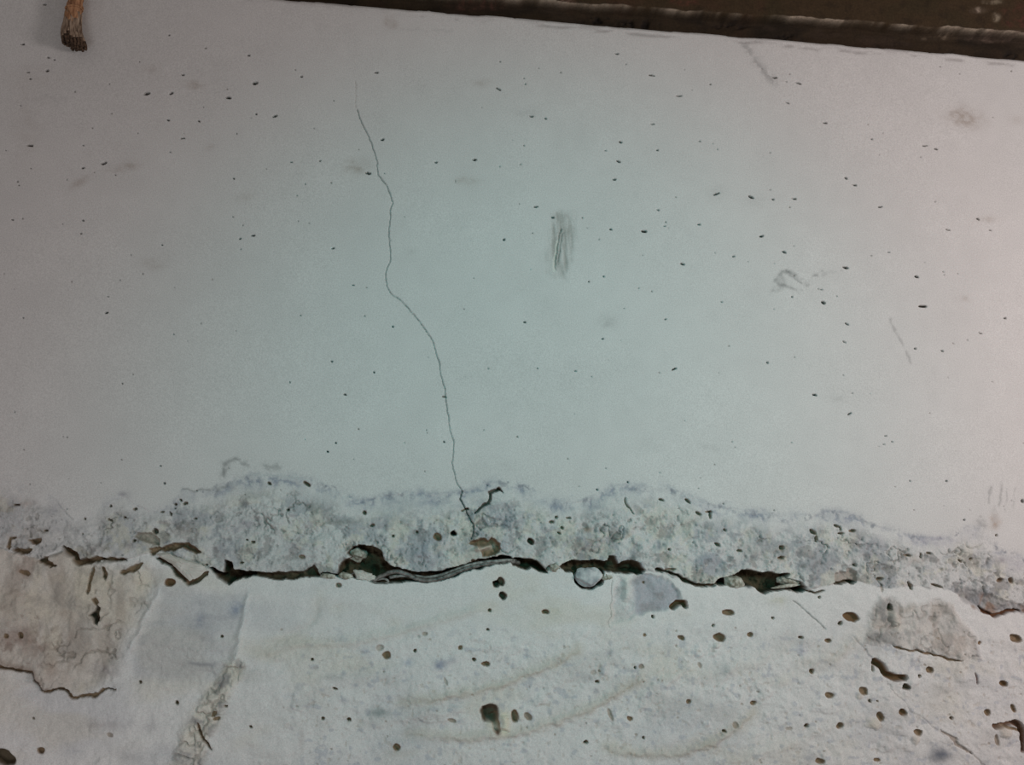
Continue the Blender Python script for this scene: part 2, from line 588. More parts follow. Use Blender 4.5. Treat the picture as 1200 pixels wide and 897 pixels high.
# rubble ridge
RID = [(272, 788), (258, 812), (246, 834), (236, 860), (226, 880), (214, 905), (190, 960)]
sl = window(RID, 40)
d, t = dist_line(RID, WX[sl], WY[sl])
d = d + 15 * fbm(UU[sl], VV[sl], 26, 5, 133, .6)
k = 1 - sstep(4, 20, d - 6 * t)
kl = k * (PX[sl] * 0 + 1)
H[sl] += kl * (2.5 + 6.0 * fbm(UU[sl], VV[sl], 16, 4, 131, .6))
tint(sl, kl * .34, lin(200, 190, 162))
kn = kl * sstep(0.7, 0.95, 1 - np.abs(fbm(UU[sl], VV[sl], 14, 3, 134)) * 2)
tint(sl, kn * .5, lin(124, 116, 106))
H[sl] -= kn * 2.5
tint(sl, kl * sstep(.0, .3, fbm(UU[sl], VV[sl], 15, 4, 132)) * .7, lin(132, 132, 134))
L[sl][(d < 14 + 6 * t) & (L[sl] == P_LOW)] = P_LUMPS
groove([(232, 848), (234, 858), (240, 868), (247, 879)], 3, 4, lin(120, 100, 80), None)
stain_spot(215, 886, 13, 12, lin(124, 128, 138), .7, 0, 8)
stain_spot(255, 810, 9, 5, lin(128, 128, 128), .6, -40, 9)
# grey patch under the joint
GP = [(722, 676), (745, 677), (753, 673), (775, 675), (795, 690), (801, 702), (786, 711), (770, 717), (755, 718), (745, 722), (735, 728), (716, 733), (718, 700)]
sl, d, x, y = region(GP, 14, 1.3, .4)
k = sstep(-0.8, 2.5, d)
k = sstep(-2, 4, d)
H[sl] += k * (-3.0 + 2.4 * fbm(UU[sl], VV[sl], 12, 5, 141, .65))
kg = sstep(738, 746, x)
tint(sl, k * (0.2 + 0.45 * kg), lin(142, 146, 158))
tint(sl, k * sstep(0, .5, fbm(UU[sl], VV[sl], 14, 4, 142)) * .35, lin(120, 114, 110))
L[sl][d > 0] = P_GREY
ridge([(734, 677), (735, 690), (733, 706)], 5, 4.5)
stain_or_highlight([(734, 677), (735, 690), (733, 706)], 5, lin(206, 210, 206), .7)
groove([(718, 680), (716, 700), (716, 720), (714, 734)], .7, .7, lin(130, 128, 122), None, True, 1, .6)
# beige corner patch
CPX = [(1010, 752), (1013, 735), (1018, 715), (1030, 700), (1045, 703), (1062, 711), (1080, 708), (1092, 704), (1118, 705), (1130, 725), (1143, 745), (1150, 770), (1125, 774), (1115, 773),
       (1100, 769), (1085, 765), (1070, 762), (1055, 760), (1040, 757), (1022, 756)]
sl, d, x, y = region(CPX, 20, 1.5, .7)
k = sstep(-2, 4 + 5 * sstep(760, 740, y), d)
H[sl] += k * (1.5 + 5.0 * fbm(UU[sl], VV[sl], 26, 5, 151, .6) + 1.4 * fbm(UU[sl], VV[sl], 8, 3, 152))
tint(sl, k * .32, lin(176, 166, 152))
tint(sl, k * sstep(0, .4, fbm(UU[sl], VV[sl], 20, 4, 154)) * .4, lin(150, 138, 126))
kd = 1 - sstep(1030, 1060, x)
tint(sl, k * (0.25 + .5 * kd) * sstep(-.35, .35, fbm(UU[sl], VV[sl], 12, 4, 153)), lin(128, 128, 128))
kn = k * sstep(0.84, 0.97, rdg[sl])
tint(sl, kn * .35, lin(128, 118, 108))
H[sl] -= kn * 1.6
L[sl][d > 0] = P_CORNER
groove([(1046, 758.5), (1055, 760.5), (1070, 762.5), (1085, 766), (1100, 770), (1115, 774), (1126, 774)], 2.2, 3.5, RECESS, None, True, 0.9)
ridge([(1041, 716), (1047, 724), (1052, 734)], 6, 5)
stain_or_highlight([(1041, 716), (1047, 724), (1052, 734)], 5, lin(206, 202, 192), .6)
ridge([(1060, 712), (1080, 708.5), (1092, 704)], 2.2, 1.6)
# rusty streak
RP = [(1119, 692), (1135, 689), (1160, 695), (1178, 703), (1200, 710), (1230, 716), (1230, 722), (1195, 720), (1180, 720), (1168, 724), (1155, 720), (1142, 714), (1128, 706)]
sl, d, x, y = region(RP, 12, 1.2)
k = sstep(-1.5, 3, d)
H[sl] += k * (-2.0 + 2.4 * fbm(UU[sl], VV[sl], 9, 4, 161))
tint(sl, k * .55, lin(128, 126, 128))
tint(sl, k * sstep(-.1, .35, fbm(UU[sl], VV[sl], 12, 3, 162)) * .6, lin(142, 106, 78))
L[sl][d > 0] = P_RUST
groove([(1148, 711), (1156, 718), (1165, 722), (1176, 720), (1184, 717), (1197, 716)], 4, 5, lin(96, 66, 46), None, True, 1.0)

# ---------------------------------------------------------------- the open joint
J = lin(84, 75, 58)  # joint interior brown, its deep shade partly in the colour
for pts, dep in (
    ([(243, 666), (252, 667), (261, 671), (265, 656), (272, 658), (276, 668), (288, 669), (300, 670), (300, 677), (285, 677), (276, 682), (268, 686), (258, 680)], 32),
    ([(296, 669), (318, 671), (340, 669.5), (355, 670), (362, 666), (368, 661), (374, 668), (376, 676), (366, 677), (345, 679), (320, 680), (300, 677)], 15),
    ([(394, 676), (397, 667), (399, 660), (404, 655), (410, 653), (406, 648), (412, 642), (420, 639), (430, 640), (440, 640), (448, 645), (450, 655), (455, 661), (464, 665),
      (475, 668), (500, 671), (520, 668), (540, 662), (560, 656), (585, 652), (600, 652), (604, 660), (580, 663), (555, 668), (530, 677), (510, 683), (480, 683), (455, 684),
      (438, 684), (420, 679), (405, 678)], 30),
    ([(594, 655), (610, 654), (625, 655), (634, 660), (640, 668), (642, 672.5), (632, 670.5), (622, 667), (612, 668), (600, 664)], 30),
    ([(655, 665), (662, 661), (668, 658), (680, 656), (700, 657), (712, 657), (714, 651), (720, 652), (724, 660), (730, 656), (740, 656), (750, 660), (756, 667), (754, 674), (746, 675),
      (738, 672), (720, 672.5), (708, 671), (706, 684), (698, 691), (690, 693), (682, 690), (673, 682), (672, 672), (664, 671)], 26),
    ([(838, 684), (846, 677), (858, 674), (868, 667), (880, 667), (892, 671), (905, 671), (925, 672), (922, 678), (935, 682), (944, 688), (946, 693), (938, 696), (928, 693),
      (915, 692.5), (905, 694), (895, 696.5), (887, 693), (880, 687), (872, 688), (860, 688.5), (845, 687.5)], 30),
):
    hole(pts, dep, P_JOINT, 3.0, 0.9, J)
hole([(978, 671), (990, 669), (1002, 670), (1003, 682), (990, 683), (978, 684)], 4, P_JOINT, 4, 2.4, lin(150, 136, 126), .7)
groove([(977, 683), (985, 683.5), (992, 682), (1002, 682)], 3.4, 9, J, P_JOINT, True, 1)
groove([(768, 668), (780, 669), (790, 673), (803, 681), (815, 685), (828, 686), (842, 686)], 3.2, 9, J, P_JOINT, True, 1.1)
groove([(944, 692), (955, 695), (966, 693)], 2.0, 4, J, None)
groove([(640, 668), (648, 664), (656, 668)], 3.0, 6, RECESS, P_JOINT, True, 1.3)
groove([(376, 673), (386, 673), (396, 675)], 3.0, 9, J, P_JOINT, True, .6)
# tapering openings and shade under overhangs, cut as brown grooves at the left end
for pts, w, dep in (
    ([(74, 641), (82, 646), (88, 651), (93, 659), (103, 657), (112, 655), (124, 655)], 5.2, 16),
    ([(120, 656), (135, 657), (148, 657)], 3.2, 9),
    ([(18, 644), (27, 647), (36, 644)], 4.6, 12),
    ([(12, 630), (11, 638), (13, 641)], 3, 6),
    ([(47, 656), (57, 659), (66, 662)], 4.6, 12),
    ([(25, 670), (35, 672)], 4, 4),
    ([(142, 673), (150, 670), (158, 666), (168, 661)], 3.8, 9),
    ([(183, 655), (195, 658), (205, 667), (213, 676), (221, 682), (232, 678), (242, 672)], 6.0, 14),  # shadow beneath the shard, put in as a brown groove
    ([(176, 648), (181, 645), (189, 643)], 3.4, 9),
    ([(110, 664), (106, 680), (104, 697)], 3.0, 6),
    ([(121, 666), (123, 671), (125, 677)], 3.6, 9),
):
    groove(pts, w * 1.35, dep * .7, RECESS, P_JOINT if w > 4.5 else None, True, 1.3)
hole([(32, 632), (42, 633), (50, 631), (51, 636), (44, 640), (38, 638)], 9, P_JOINT, 2.5, 1, RECESS)
hole([(12, 629), (20, 629), (21, 632), (14, 633)], 6, None, 2, 1, RECESS)
hole([(50, 653), (58, 651), (60, 656), (52, 659)], 7, None, 2, 1, RECESS)
hole([(157, 630), (163, 625), (176, 623), (186, 630), (186, 642), (176, 638), (165, 634)], 7, None, 3, 1, lin(150, 144, 132), .8)
hole([(185, 643), (195, 638), (212, 636), (222, 636), (237, 648), (231, 651), (222, 646), (214, 643), (205, 646), (192, 647)], 11, P_JOINT, 2.5, 1, RECESS)
hole([(104, 722), (111, 717), (113, 708), (117, 712), (117, 725), (114, 733), (110, 731), (109, 725)], 15, P_JOINT, 2, .6, RECESS2)
hole([(107, 702), (113, 700), (116, 706), (112, 710)], 5, None, 2, .6, RECESS)

# ---------------------------------------------------------------- cracks
CR = [(418, 128), (424, 145), (432, 160), (437, 172), (442, 190), (442, 204), (450, 213), (456, 225), (460, 238), (457, 250), (457, 262), (455, 276), (457, 290), (457, 306),
      (453, 314), (452, 334), (457, 343), (468, 352), (478, 362), (488, 373), (498, 386), (508, 403), (514, 422), (517, 440), (522, 455), (522, 466), (523, 478), (525, 492),
      (527, 505), (531, 518), (532, 530), (529, 543), (532, 555), (536, 568), (541, 576)]
groove(CR, 0.8, 1.7, lin(96, 94, 88), P_CRACK, False, 0.6, .48)
groove([(416, 95), (417, 112), (418, 128)], .5, 0.4, lin(150, 142, 134), None, True, 1, .4)
groove([(518, 465), (523, 465.5)], 1.2, 2, lin(110, 106, 98), None)
groove([(541, 576), (539, 585), (544, 592), (548, 603), (554, 614), (554.5, 622), (552, 631)], 1.2, 4, lin(100, 96, 88), P_CRACK, False, 0.6, .8)
groove([(588, 575), (584, 573), (574, 577), (573, 584), (571.5, 591), (566, 594), (556, 601.5)], 3.0, 7, lin(100, 94, 84), P_BRANCH, True, 0.9)
groove([(540, 600), (546, 597), (549, 596)], 1.8, 4, RECESS, None)
groove([(930, 704), (945, 718), (958, 729), (968, 738)], .9, 1.6, lin(124, 120, 116), None, True, .8, .6)
groove([(1000, 746), (1012, 760), (1026, 777)], 1.6, 1.0, lin(150, 150, 150), None, True, .8, .5)
groove([(1040, 798), (1055, 818), (1068, 832), (1085, 846), (1105, 862)], .9, .7, lin(134, 130, 126), None, True, 1.6, .4)
groove([(1103, 857), (1118, 868), (1128, 876), (1138, 884)], 3.4, 2.6, lin(140, 124, 110), None, True, 1.2, .7)
groove([(1138, 884), (1150, 894), (1162, 905)], 1.2, 1, lin(140, 130, 120), None, True, 1.2, .5)
groove([(1143, 790), (1146, 797), (1147, 803)], 1.8, 2.5, lin(130, 112, 108), None)
groove([(733, 583), (734, 590), (737, 597), (742, 603)], 2.0, 4, RECESS, None, True, 1.4, .8)

# ---------------------------------------------------------------- trowel sweeps in the lower concrete
TS = lin(166, 156, 128)
for pts, w, hgt, m in (
    ([(302, 768), (350, 756), (418, 752), (485, 737), (551, 717), (575, 712)], 4, 1.8, .16),
    ([(318, 756), (350, 742), (368, 728), (375, 698)], 4, -1.6, .14),
    ([(470, 826), (520, 817), (560, 810), (600, 798), (640, 783), (678, 761)], 4, 2.4, .40),
    ([(480, 861), (540, 864), (590, 862), (640, 850), (680, 836), (720, 816), (754, 794)], 4, 2.8, .36),
    ([(710, 876), (740, 883), (770, 885.5), (800, 881.5), (835, 872), (862, 855), (884, 836)], 4, 2.6, .42),
    ([(940, 777), (980, 771), (1006, 744)], 5, 1.5, .2),
    ([(330, 800), (420, 795), (520, 775), (600, 750)], 6, 1.4, .0),
    ([(760, 800), (840, 790), (920, 762)], 6, 1.6, .08),
    ([(420, 850), (480, 842), (560, 826)], 5, 1.6, .08),
    ([(860, 890), (930, 872), (1000, 840)], 5, 1.6, .06),
):
    ridge(pts, w * 1.2, hgt, 1.4)
    stain_or_highlight([(px, py - 1) for px, py in pts], w * 1.9, TS, m * .75, 1.6, 0.0, 171, 18)
    stain_or_highlight([(px, py + 2) for px, py in pts], w * 0.5, lin(150, 140, 118), m * .6, 1.6, 0.1, 172, 14)

# ---------------------------------------------------------------- stains, rubbings and scratches on the smooth face
BR = lin(138, 122, 106)
GRY = lin(122, 124, 122)
for x0, y0, rx, ry, m, ang, c in (
    (177, 80, 10, 6, .25, 0, BR), (229, 100, 12, 6, .4, 10, BR), (147, 195, 18, 6, .4, -8, BR), (93, 214, 14, 5, .35, -30, BR), (246, 173, 7, 5, .25, 0, BR),
    (287, 231, 12, 6, .22, -20, BR), (458, 27, 8, 8, .55, 0, BR), (418, 196, 15, 10, .45, -10, BR), (545, 212, 16, 5, .32, 0, BR), (566, 97, 12, 5, .28, 0, BR),
    (1129.5, 138, 22, 12, .65, 12, BR), (1156, 257, 14, 4, .4, 0, BR), (1191, 140, 12, 6, .25, 0, BR), (710, 377, 11, 9, .35, 0, GRY), (178, 310, 14, 7, .3, 0, BR),
    (617, 132, 14, 7, .2, 0, GRY), (480, 293, 9, 5, .18, 0, GRY), (840, 226, 10, 8, .22, 0, GRY), (886, 235, 16, 8, .12, 0, GRY), (1130, 350, 8, 4, .25, 0, BR),
    (980, 468, 12, 5, .2, 0, GRY), (832, 525, 12, 4, .25, 15, GRY), (58, 116, 18, 7, .16, 0, GRY), (30, 150, 20, 60, .14, 0, BR), (760, 520, 14, 6, .15, 20, GRY),
    (575, 545, 30, 12, .1, 0, GRY), (50, 90, 50, 16, .12, 0, BR), (640, 360, 20, 30, .06, 0, GRY),
):
    stain_spot(x0, y0, rx, ry, c, m, ang, int(x0))
# rubbed vertical mark
sl, d, x, y = region([(646, 252), (660, 247), (672, 250), (674, 270), (672, 290), (668, 310), (662, 326), (645, 325), (640, 310), (638, 296), (644, 275)], 16, 2.0)
k = sstep(-5, 6, d)
vst = fbm(UU[sl] + VV[sl] * 0.12, VV[sl] * 0.16, 4.2, 3, 181)
tint(sl, k * (0.16 + 0.4 * sstep(-.25, .5, vst)), lin(126, 124, 116))
H[sl] -= k * (0.5 + 1.0 * vst)
groove([(657, 268), (655, 285), (652, 300), (650, 316)], 1.3, 1.6, lin(116, 116, 108), None, True, 1, .7)
groove([(660, 272), (657, 290), (654, 310)], 1.0, 1.2, lin(124, 122, 114), None, True, 1, .6)
stain_or_highlight([(654, 282), (651, 300), (648, 318)], 1.3, lin(216, 220, 212), .6)
# scratches
SG = lin(110, 112, 112)
for pts, w, m in (
    ([(908, 330), (915, 320), (925, 317)], 2.2, .5), ([(912, 334), (925, 336), (940, 343)], 1.6, .5), ([(922, 316), (935, 325), (948, 334)], 2.0, .55),
    ([(915, 326), (918, 335), (908, 342)], 3.0, .3), ([(946, 334), (955, 325), (963, 319)], 2.4, .5), ([(925, 322), (942, 334)], 1.2, .45), ([(965, 322), (985, 318)], 2, .18),
    ([(904, 344), (912, 330)], 2, .3), ([(1042, 374), (1052, 392), (1062, 412), (1068, 425)], 1.8, .35), ([(873, 55), (888, 74), (908, 98)], 4.5, .4),
    ([(263, 557), (261, 548), (268, 541), (276, 538), (283, 544), (290, 545)], 2.6, .5), ([(262, 556), (266, 548), (262, 544)], 4, .4), ([(311, 546), (319, 549), (327, 547)], 3.6, .45),
    ([(276, 537), (290, 541)], 2, .35), ([(1158, 590), (1161, 572)], 1.2, .35), ([(1172, 592), (1173, 566)], 1.6, .4), ([(1178, 600), (1181, 575)], 1.0, .35), ([(1186, 596), (1190, 570)], 1.0, .25),
    ([(1145, 612), (1154, 618)], 3.5, .35), ([(1150, 606), (1156, 617)], 2, .3), ([(1165, 600), (1167, 616)], 4, .25),
    ([(213, 573), (226, 575), (242, 574), (256, 571)], 1.5, .5), ([(250, 582), (259, 573), (268, 570)], 2.2, .5), ([(470, 34), (530, 36)], 1.5, .12),
):
    stain_or_highlight(pts, w, SG, m, 1.0, 0.12, int(pts[0][0]), 6)
stain_spot(1166, 612, 7, 9, lin(160, 124, 92), .5, 0, 7)
# darker grains and grime in the band
for x0, y0, rx, ry, m, c in (
    (470, 592, 22, 12, .45, lin(128, 138, 150)), (500, 590, 16, 8, .4, lin(120, 132, 148)), (590, 615, 18, 14, .45, lin(124, 132, 148)), (590, 640, 14, 14, .35, lin(130, 138, 154)),
    (500, 645, 22, 16, .35, lin(136, 144, 164)), (690, 640, 22, 10, .4, lin(136, 124, 128)), (700, 600, 22, 10, .4, lin(124, 130, 140)), (772, 639, 3.5, 7, .8, lin(96, 106, 120)),
    (890, 645, 26, 14, .5, lin(122, 118, 112)), (960, 665, 20, 16, .5, lin(124, 124, 130)), (830, 655, 20, 14, .3, lin(140, 142, 164)), (285, 615, 20, 13, .5, lin(120, 114, 128)),
    (345, 615, 40, 6, .0, GRY), (395, 612, 26, 4, .55, lin(120, 122, 116)), (420, 610, 16, 4, .4, lin(120, 122, 116)), (350, 640, 26, 14, .35, lin(140, 138, 148)), (340, 662, 26, 8, .4, lin(134, 134, 136)),
    (688, 621, 6, 4, .7, lin(140, 104, 76)), (787, 616, 5, 6, .4, lin(140, 118, 108)), (220, 622, 22, 9, .4, lin(146, 132, 116)), (145, 580, 9, 4, .5, lin(112, 110, 124)),
    (150, 640, 10, 5, .5, lin(120, 108, 98)), (115, 645, 12, 6, .4, lin(140, 128, 124)), (917, 643, 6, 5, .5, lin(136, 116, 80)), (915, 655, 6, 4, .5, lin(136, 116, 80)),
    (1095, 634, 30, 5, .5, lin(130, 128, 150)), (1070, 656, 9, 4, .5, lin(160, 124, 86)), (1172, 657, 14, 5, .5, lin(128, 122, 128)), (1190, 662, 14, 9, .4, lin(124, 124, 144)),
    (1058, 685, 5, 3, .5, lin(160, 110, 70)), (1020, 640, 20, 12, .3, lin(136, 138, 150)), (985, 650, 16, 8, .3, lin(126, 136, 130)), (640, 590, 30, 6, .3, lin(126, 138, 152)),
    (525, 640, 14, 6, .35, lin(176, 150, 140)), (65, 600, 9, 14, .4, lin(128, 128, 138)), (70, 618, 12, 9, .3, lin(140, 140, 152)), (30, 590, 14, 5, .35, lin(140, 118, 104)), (40, 628, 30, 12, .25, lin(148, 128, 110)),
    (500, 598, 30, 6, .0, GRY), (480, 610, 8, 16, .3, lin(170, 164, 140)), (930, 622, 24, 8, .3, lin(134, 138, 150)), (260, 645, 22, 9, .3, lin(144, 140, 152)),
    # lower concrete
    (443, 836, 13, 6, .7, lin(126, 138, 136)), (430, 765, 8, 7, .5, lin(134, 146, 168)), (478, 777, 6, 5, .5, lin(134, 146, 168)), (516, 780, 7, 6, .75, lin(112, 124, 152)), (528, 774, 7, 5, .55, lin(120, 130, 148)),
    (403, 822, 5, 5, .45, lin(130, 144, 160)), (715, 765, 5, 4, .7, lin(120, 128, 150)), (690, 795, 9, 6, .3, lin(136, 148, 158)), (845, 785, 14, 10, .4, lin(134, 146, 158)), (783, 760, 5, 6, .4, lin(136, 140, 146)),
    (940, 760, 7, 7, .45, lin(128, 132, 160)), (1100.6, 885, 13, 10, .9, lin(104, 110, 122)), (949, 890, 7, 9, .6, lin(130, 138, 150)), (1064, 893, 8, 8, .6, lin(120, 128, 144)), (535, 828, 10, 12, .3, lin(134, 144, 156)),
    (595, 815, 5, 5, .5, lin(120, 128, 140)), (700, 813, 4, 6, .5, lin(130, 124, 116)), (720, 814, 6, 4, .4, lin(150, 132, 118)), (390, 794, 16, 4, .4, lin(136, 134, 130)), (120, 850, 26, 7, .35, lin(140, 132, 134)),
    (85, 880, 14, 10, .35, lin(132, 140, 150)), (150, 885, 22, 12, .3, lin(140, 138, 136)), (175, 850, 22, 10, .3, lin(136, 134, 140)), (470, 870, 30, 16, .3, lin(138, 150, 152)), (480, 855, 12, 6, .3, lin(130, 140, 146)),
    (353, 870, 4, 14, .4, lin(140, 124, 120)), (1120, 870, 10, 8, .3, lin(150, 140, 130)), (912, 705, 12, 7, .4, lin(160, 160, 120)), (800, 850, 40, 10, .15, lin(150, 150, 160)), (650, 715, 10, 14, .3, lin(180, 176, 150)),
    (20, 745, 20, 14, .4, lin(130, 110, 104)), (40, 735, 14, 6, .4, lin(130, 112, 108)), (60, 770, 12, 12, .3, lin(134, 116, 108)), (120, 785, 22, 10, .4, lin(132, 126, 130)),
):
    stain_spot(x0, y0, rx, ry, c, m, 0, int(x0 + y0))

# ---------------------------------------------------------------- air holes of the smooth face
PIN = lin(84, 78, 70)  # inside of the air holes, slit darkness put into the colour
for x0, y0, w, h, ang in (
    (26, 52, 5, 2.5, 0), (56, 67, 4, 2.5, 0), (63.5, 70, 3, 2, 0), (55, 82.5, 5, 2.5, 0), (33, 85, 4, 1.6, 0), (35, 92, 3.5, 2, 0), (171.5, 109.5, 8, 4.5, -15), (200.5, 109, 5, 2.6, -20),
    (299, 97, 7.5, 4.5, -10), (267.5, 114.5, 8, 3, 8), (322, 136, 6.5, 3, -20), (353, 89.5, 3.5, 2.4, 0), (197, 141, 4, 2, 0), (233, 142, 3, 1.6, 0), (213.5, 162, 6.5, 2.2, 0), (35, 170.5, 9, 2, 0),
    (121.5, 191, 8, 2.6, -10), (97, 197, 5, 1.4, 0), (341, 190, 3, 2, 0), (296, 276, 6, 2.2, 0), (281.5, 280, 3.5, 2, -20), (97, 258.5, 3, 2, 0), (15, 258, 3, 1.6, 0), (95, 274, 3, 1.6, 0),
    (390, 291.5, 5, 1.8, -15), (214, 87, 4, 2, 0), (241, 56, 2.4, 2, 0), (198, 41, 3, 1.6, 0), (291.5, 64.5, 3.5, 2, 0), (300, 134, 2.4, 1.8, 0), (52, 4.5, 4, 3, 0), (274, 209, 2.4, 1.6, 0), (190, 286.5, 2.4, 1.6, 0),
    (441, 85, 6, 1.6, 0), (584, 104.5, 7, 2, 20), (448, 163, 5, 3, -20), (431.5, 203, 6.5, 3.2, 0), (556, 187, 6, 2.6, 0), (511, 190, 4, 1.6, 0), (623, 136, 6, 1.8, 8), (639, 139, 3, 2, 30), (723, 63, 5, 1.6, 0),
    (763.5, 88.5, 8, 2, 8), (795.6, 112.4, 8, 2.6, 0), (764.5, 145, 5, 2.2, 0), (727, 166.5, 5, 2.4, 0), (725, 188.6, 6, 2.6, 20), (720, 210, 5, 2.6, 0), (770, 176, 4, 1.6, 0), (771, 246, 4, 1.8, 0),
    (755, 270.5, 8, 4, 0), (628, 242, 6, 2, 0), (648, 255, 4, 3, 0), (590.6, 280.6, 4, 2.4, 0), (716, 269, 3.4, 2.4, 0), (710, 176.6, 3, 1.6, 0),
    (908, 91.6, 6, 2.6, 0), (935, 98, 9, 2.4, 14), (922.7, 120, 5, 2, 20), (967, 144, 6, 2.6, 20), (1021, 163, 3, 1.8, 0), (1083.6, 171, 6, 2, 8), (1096.6, 175, 5, 2.4, 18), (992, 208.7, 4.5, 2.4, 25),
    (1001.7, 217, 6, 2, 8), (839.5, 227, 9, 2.4, -25), (880, 231, 8, 3.2, 28), (906, 233, 5, 1.6, 10), (930.5, 232.5, 7, 2.2, 14), (1031.5, 242.5, 6, 2, -15), (819, 263, 4, 2, 0), (892, 276.6, 6, 2.6, -10),
    (918.7, 295.6, 6, 3, 25), (1041, 296, 4, 1.8, 10), (1146, 257, 5, 2.6, 20), (1110.5, 270, 6, 2, 20), (1160.5, 270, 4, 2, 15),
    (800, 309.5, 6.5, 3, 10), (990.5, 314, 8, 2.8, 15), (1074.5, 324, 6, 2.8, 20), (1081.5, 359, 11, 3.4, 2), (964.5, 354.5, 6, 4, 15), (962.5, 339.5, 4, 2, 15), (928, 348, 3, 2, 0), (992.5, 380, 6, 2.4, 25),
    (990, 401.5, 5, 2.2, 25), (899, 425, 3, 3, 0), (955, 463.5, 6, 2.6, 15), (996, 485, 7, 1.8, -35), (1037.7, 510.6, 4, 1.6, 0), (1045, 517.5, 2.6, 1.6, 0), (1036, 520.5, 3, 1.6, 0), (1104, 411, 4, 2, 20),
    (1149, 390.5, 5, 1.4, 15), (1073, 409, 4, 1.4, 5), (790.5, 432.5, 7, 2, -20), (1109, 564, 2.6, 2.4, 0), (1066, 564, 2.4, 1.6, 0), (1199, 588, 4, 5, 0), (1130, 609.6, 3, 1.8, 0), (1177, 373, 3, 3, 0),
    (700, 574.5, 3, 3, 0), (736, 565.5, 2.6, 2.4, 0), (460, 382.5, 2.6, 2.4, 0), (615, 377.5, 4, 1.8, 0), (706, 397, 3, 1.6, 0), (674, 435, 3, 1.6, 0), (404, 462.5, 4, 2, 0), (393, 519.5, 2.6, 2.4, 0), (384, 530, 3, 2.4, 0),
    (188, 546, 3, 2.4, 0), (192.5, 567, 3, 3, 0), (414, 334, 3, 2.4, 0), (520, 518, 3, 2, 20), (125, 367, 6, 1.8, -20), (27, 373, 2.4, 1.6, 0), (389, 424, 2.6, 2, 0), (340, 448, 2, 1.6, 0), (780, 374, 3, 1.8, 0),
    (708, 324, 3, 2.4, 0), (779, 265, 3, 1.4, 0), (846, 354, 3, 2, 0), (438, 436, 2, 2, 0), (820, 165, 3, 1.6, 0), (860, 300, 4, 1.4, 0), (690, 330, 2, 1.6, 0), (1106, 318, 2.4, 1.6, 0),
):
    pit(x0, y0, max(w * .47, .95), max(h * .40, .72), ang, 4.0 + 1.1 * h, PIN, None, 1.0 if w > 4.5 else .75)
for i in range(200):            # pinpricks
    pit(rng.uniform(-60, 1260), rng.uniform(70, 600), rng.uniform(.7, 1.3), rng.uniform(.6, .9), 0, rng.uniform(1.0, 3.0), lin(112, 106, 98), None, rng.uniform(.3, .8))

# ---------------------------------------------------------------- pits of the band and of the lower concrete
HO = {}


def lowpit(x0, y0, w, h, ang=0, depth=None, col=RECESS, big=False, colm=1.0):
    part = None
    if depth is None:
        depth = min(9.0, 2.5 + 1.5 * min(w, h))
    else:
        depth *= .62
    if y0 < 695 and not big:
        w, h, colm = w * .85, h * .85, colm * .85
    if big:
        part = new_part('air_hole')
    pit(x0, y0, w, h, ang, depth, col, part, colm)


BRN = lin(120, 96, 70)
for a in (
    (359.4, 567.7, 6, 2.6, 30), (338, 598, 2.4, 2), (316, 567, 3, 1.8, 20), (426.7, 601.6, 3.4, 2.8, -40), (436, 616.6, 4, 2, -15), (460.5, 628, 2.4, 2), (488.6, 624.7, 2.2, 2.2),
    (512.4, 629.7, 5.6, 5, 0, 9, RECESS, True), (547.8, 596.6, 2.4, 2), (584, 572.7, 3, 2.6), (622.6, 635.7, 4.2, 4.2, 0, 14, RECESS2, True), (652, 606.6, 2.6, 2.2), (666, 607, 4, 1.6), (646, 611.5, 4, 2), (658, 619, 2.4, 2),
    (655, 625, 3, 1.6, 30), (775.6, 586, 4, 1.8, 20), (805.7, 588, 5, 2, 45), (818, 601.6, 5, 2, 30), (832, 603, 2.4, 6), (830, 600, 6, 1.6), (784, 644, 2.4, 2), (839.5, 638, 4, 2.6, 20), (866, 645.5, 4, 2), (849, 622, 3, 1.8, 20),
    (952.7, 624, 6, 2.8, 35), (956, 632, 2, 5), (980, 616, 4, 2.2, 15), (985, 625, 5, 1.6), (998.6, 622, 5, 2.2), (984, 619, 1.6, 4), (1001.6, 663, 2.2, 2.2), (1063, 651, 5.5, 1.8), (1078, 651, 2, 4, -20), (1087, 648, 4, 1.8, 15), (1125.7, 658, 4, 2, 30),
    (1031.7, 678, 4.6, 2.4), (1066.8, 686.5, 2.4, 7, -25), (1098, 687, 10, 1.6, 25), (1172, 680, 5, 3.2, 0, 8, BRN), (1184.7, 681, 2.8, 5, -30, 7, BRN), (1168, 628, 2, 1.6), (1140, 655, 3, 2, -30),
    (130, 593.6, 2.2, 1.8), (129, 610, 4, 1.6, 25), (146, 607, 2, 1.8), (158, 596.6, 3.2, 2), (100, 609, 1.9, 1.9), (98, 625.7, 1.2, 1.2), (20, 592, 5, 2, 0), (212, 586.5, 3, 1.8, 30), (217.6, 590, 4, 2.2, -20), (206, 591.5, 2, 1.6), (205, 596, 1.6, 1.2),
    (229, 608.5, 3, 1.4), (200, 602, 1.6, 4, -20), (190, 600, 4, 1.2), (182, 623.5, 3.8, 4, 0, 12, RECESS2), (241.6, 662.8, 2, 2), (283, 660, 2.8, 2), (297, 635, 3, 2), (290, 633, 2, 1.6), (54, 622, 3, 1.8), (158, 634, 3, 2), (915, 642, 3.6, 3), (915, 654, 4, 2.4),
    (785, 667, 8, 2, 0), (353.5, 653, 5, 3, 0, 6), (555, 657, 3, 3), (565, 659, 6, 3, 0, 9, RECESS),
):
    lowpit(*a)
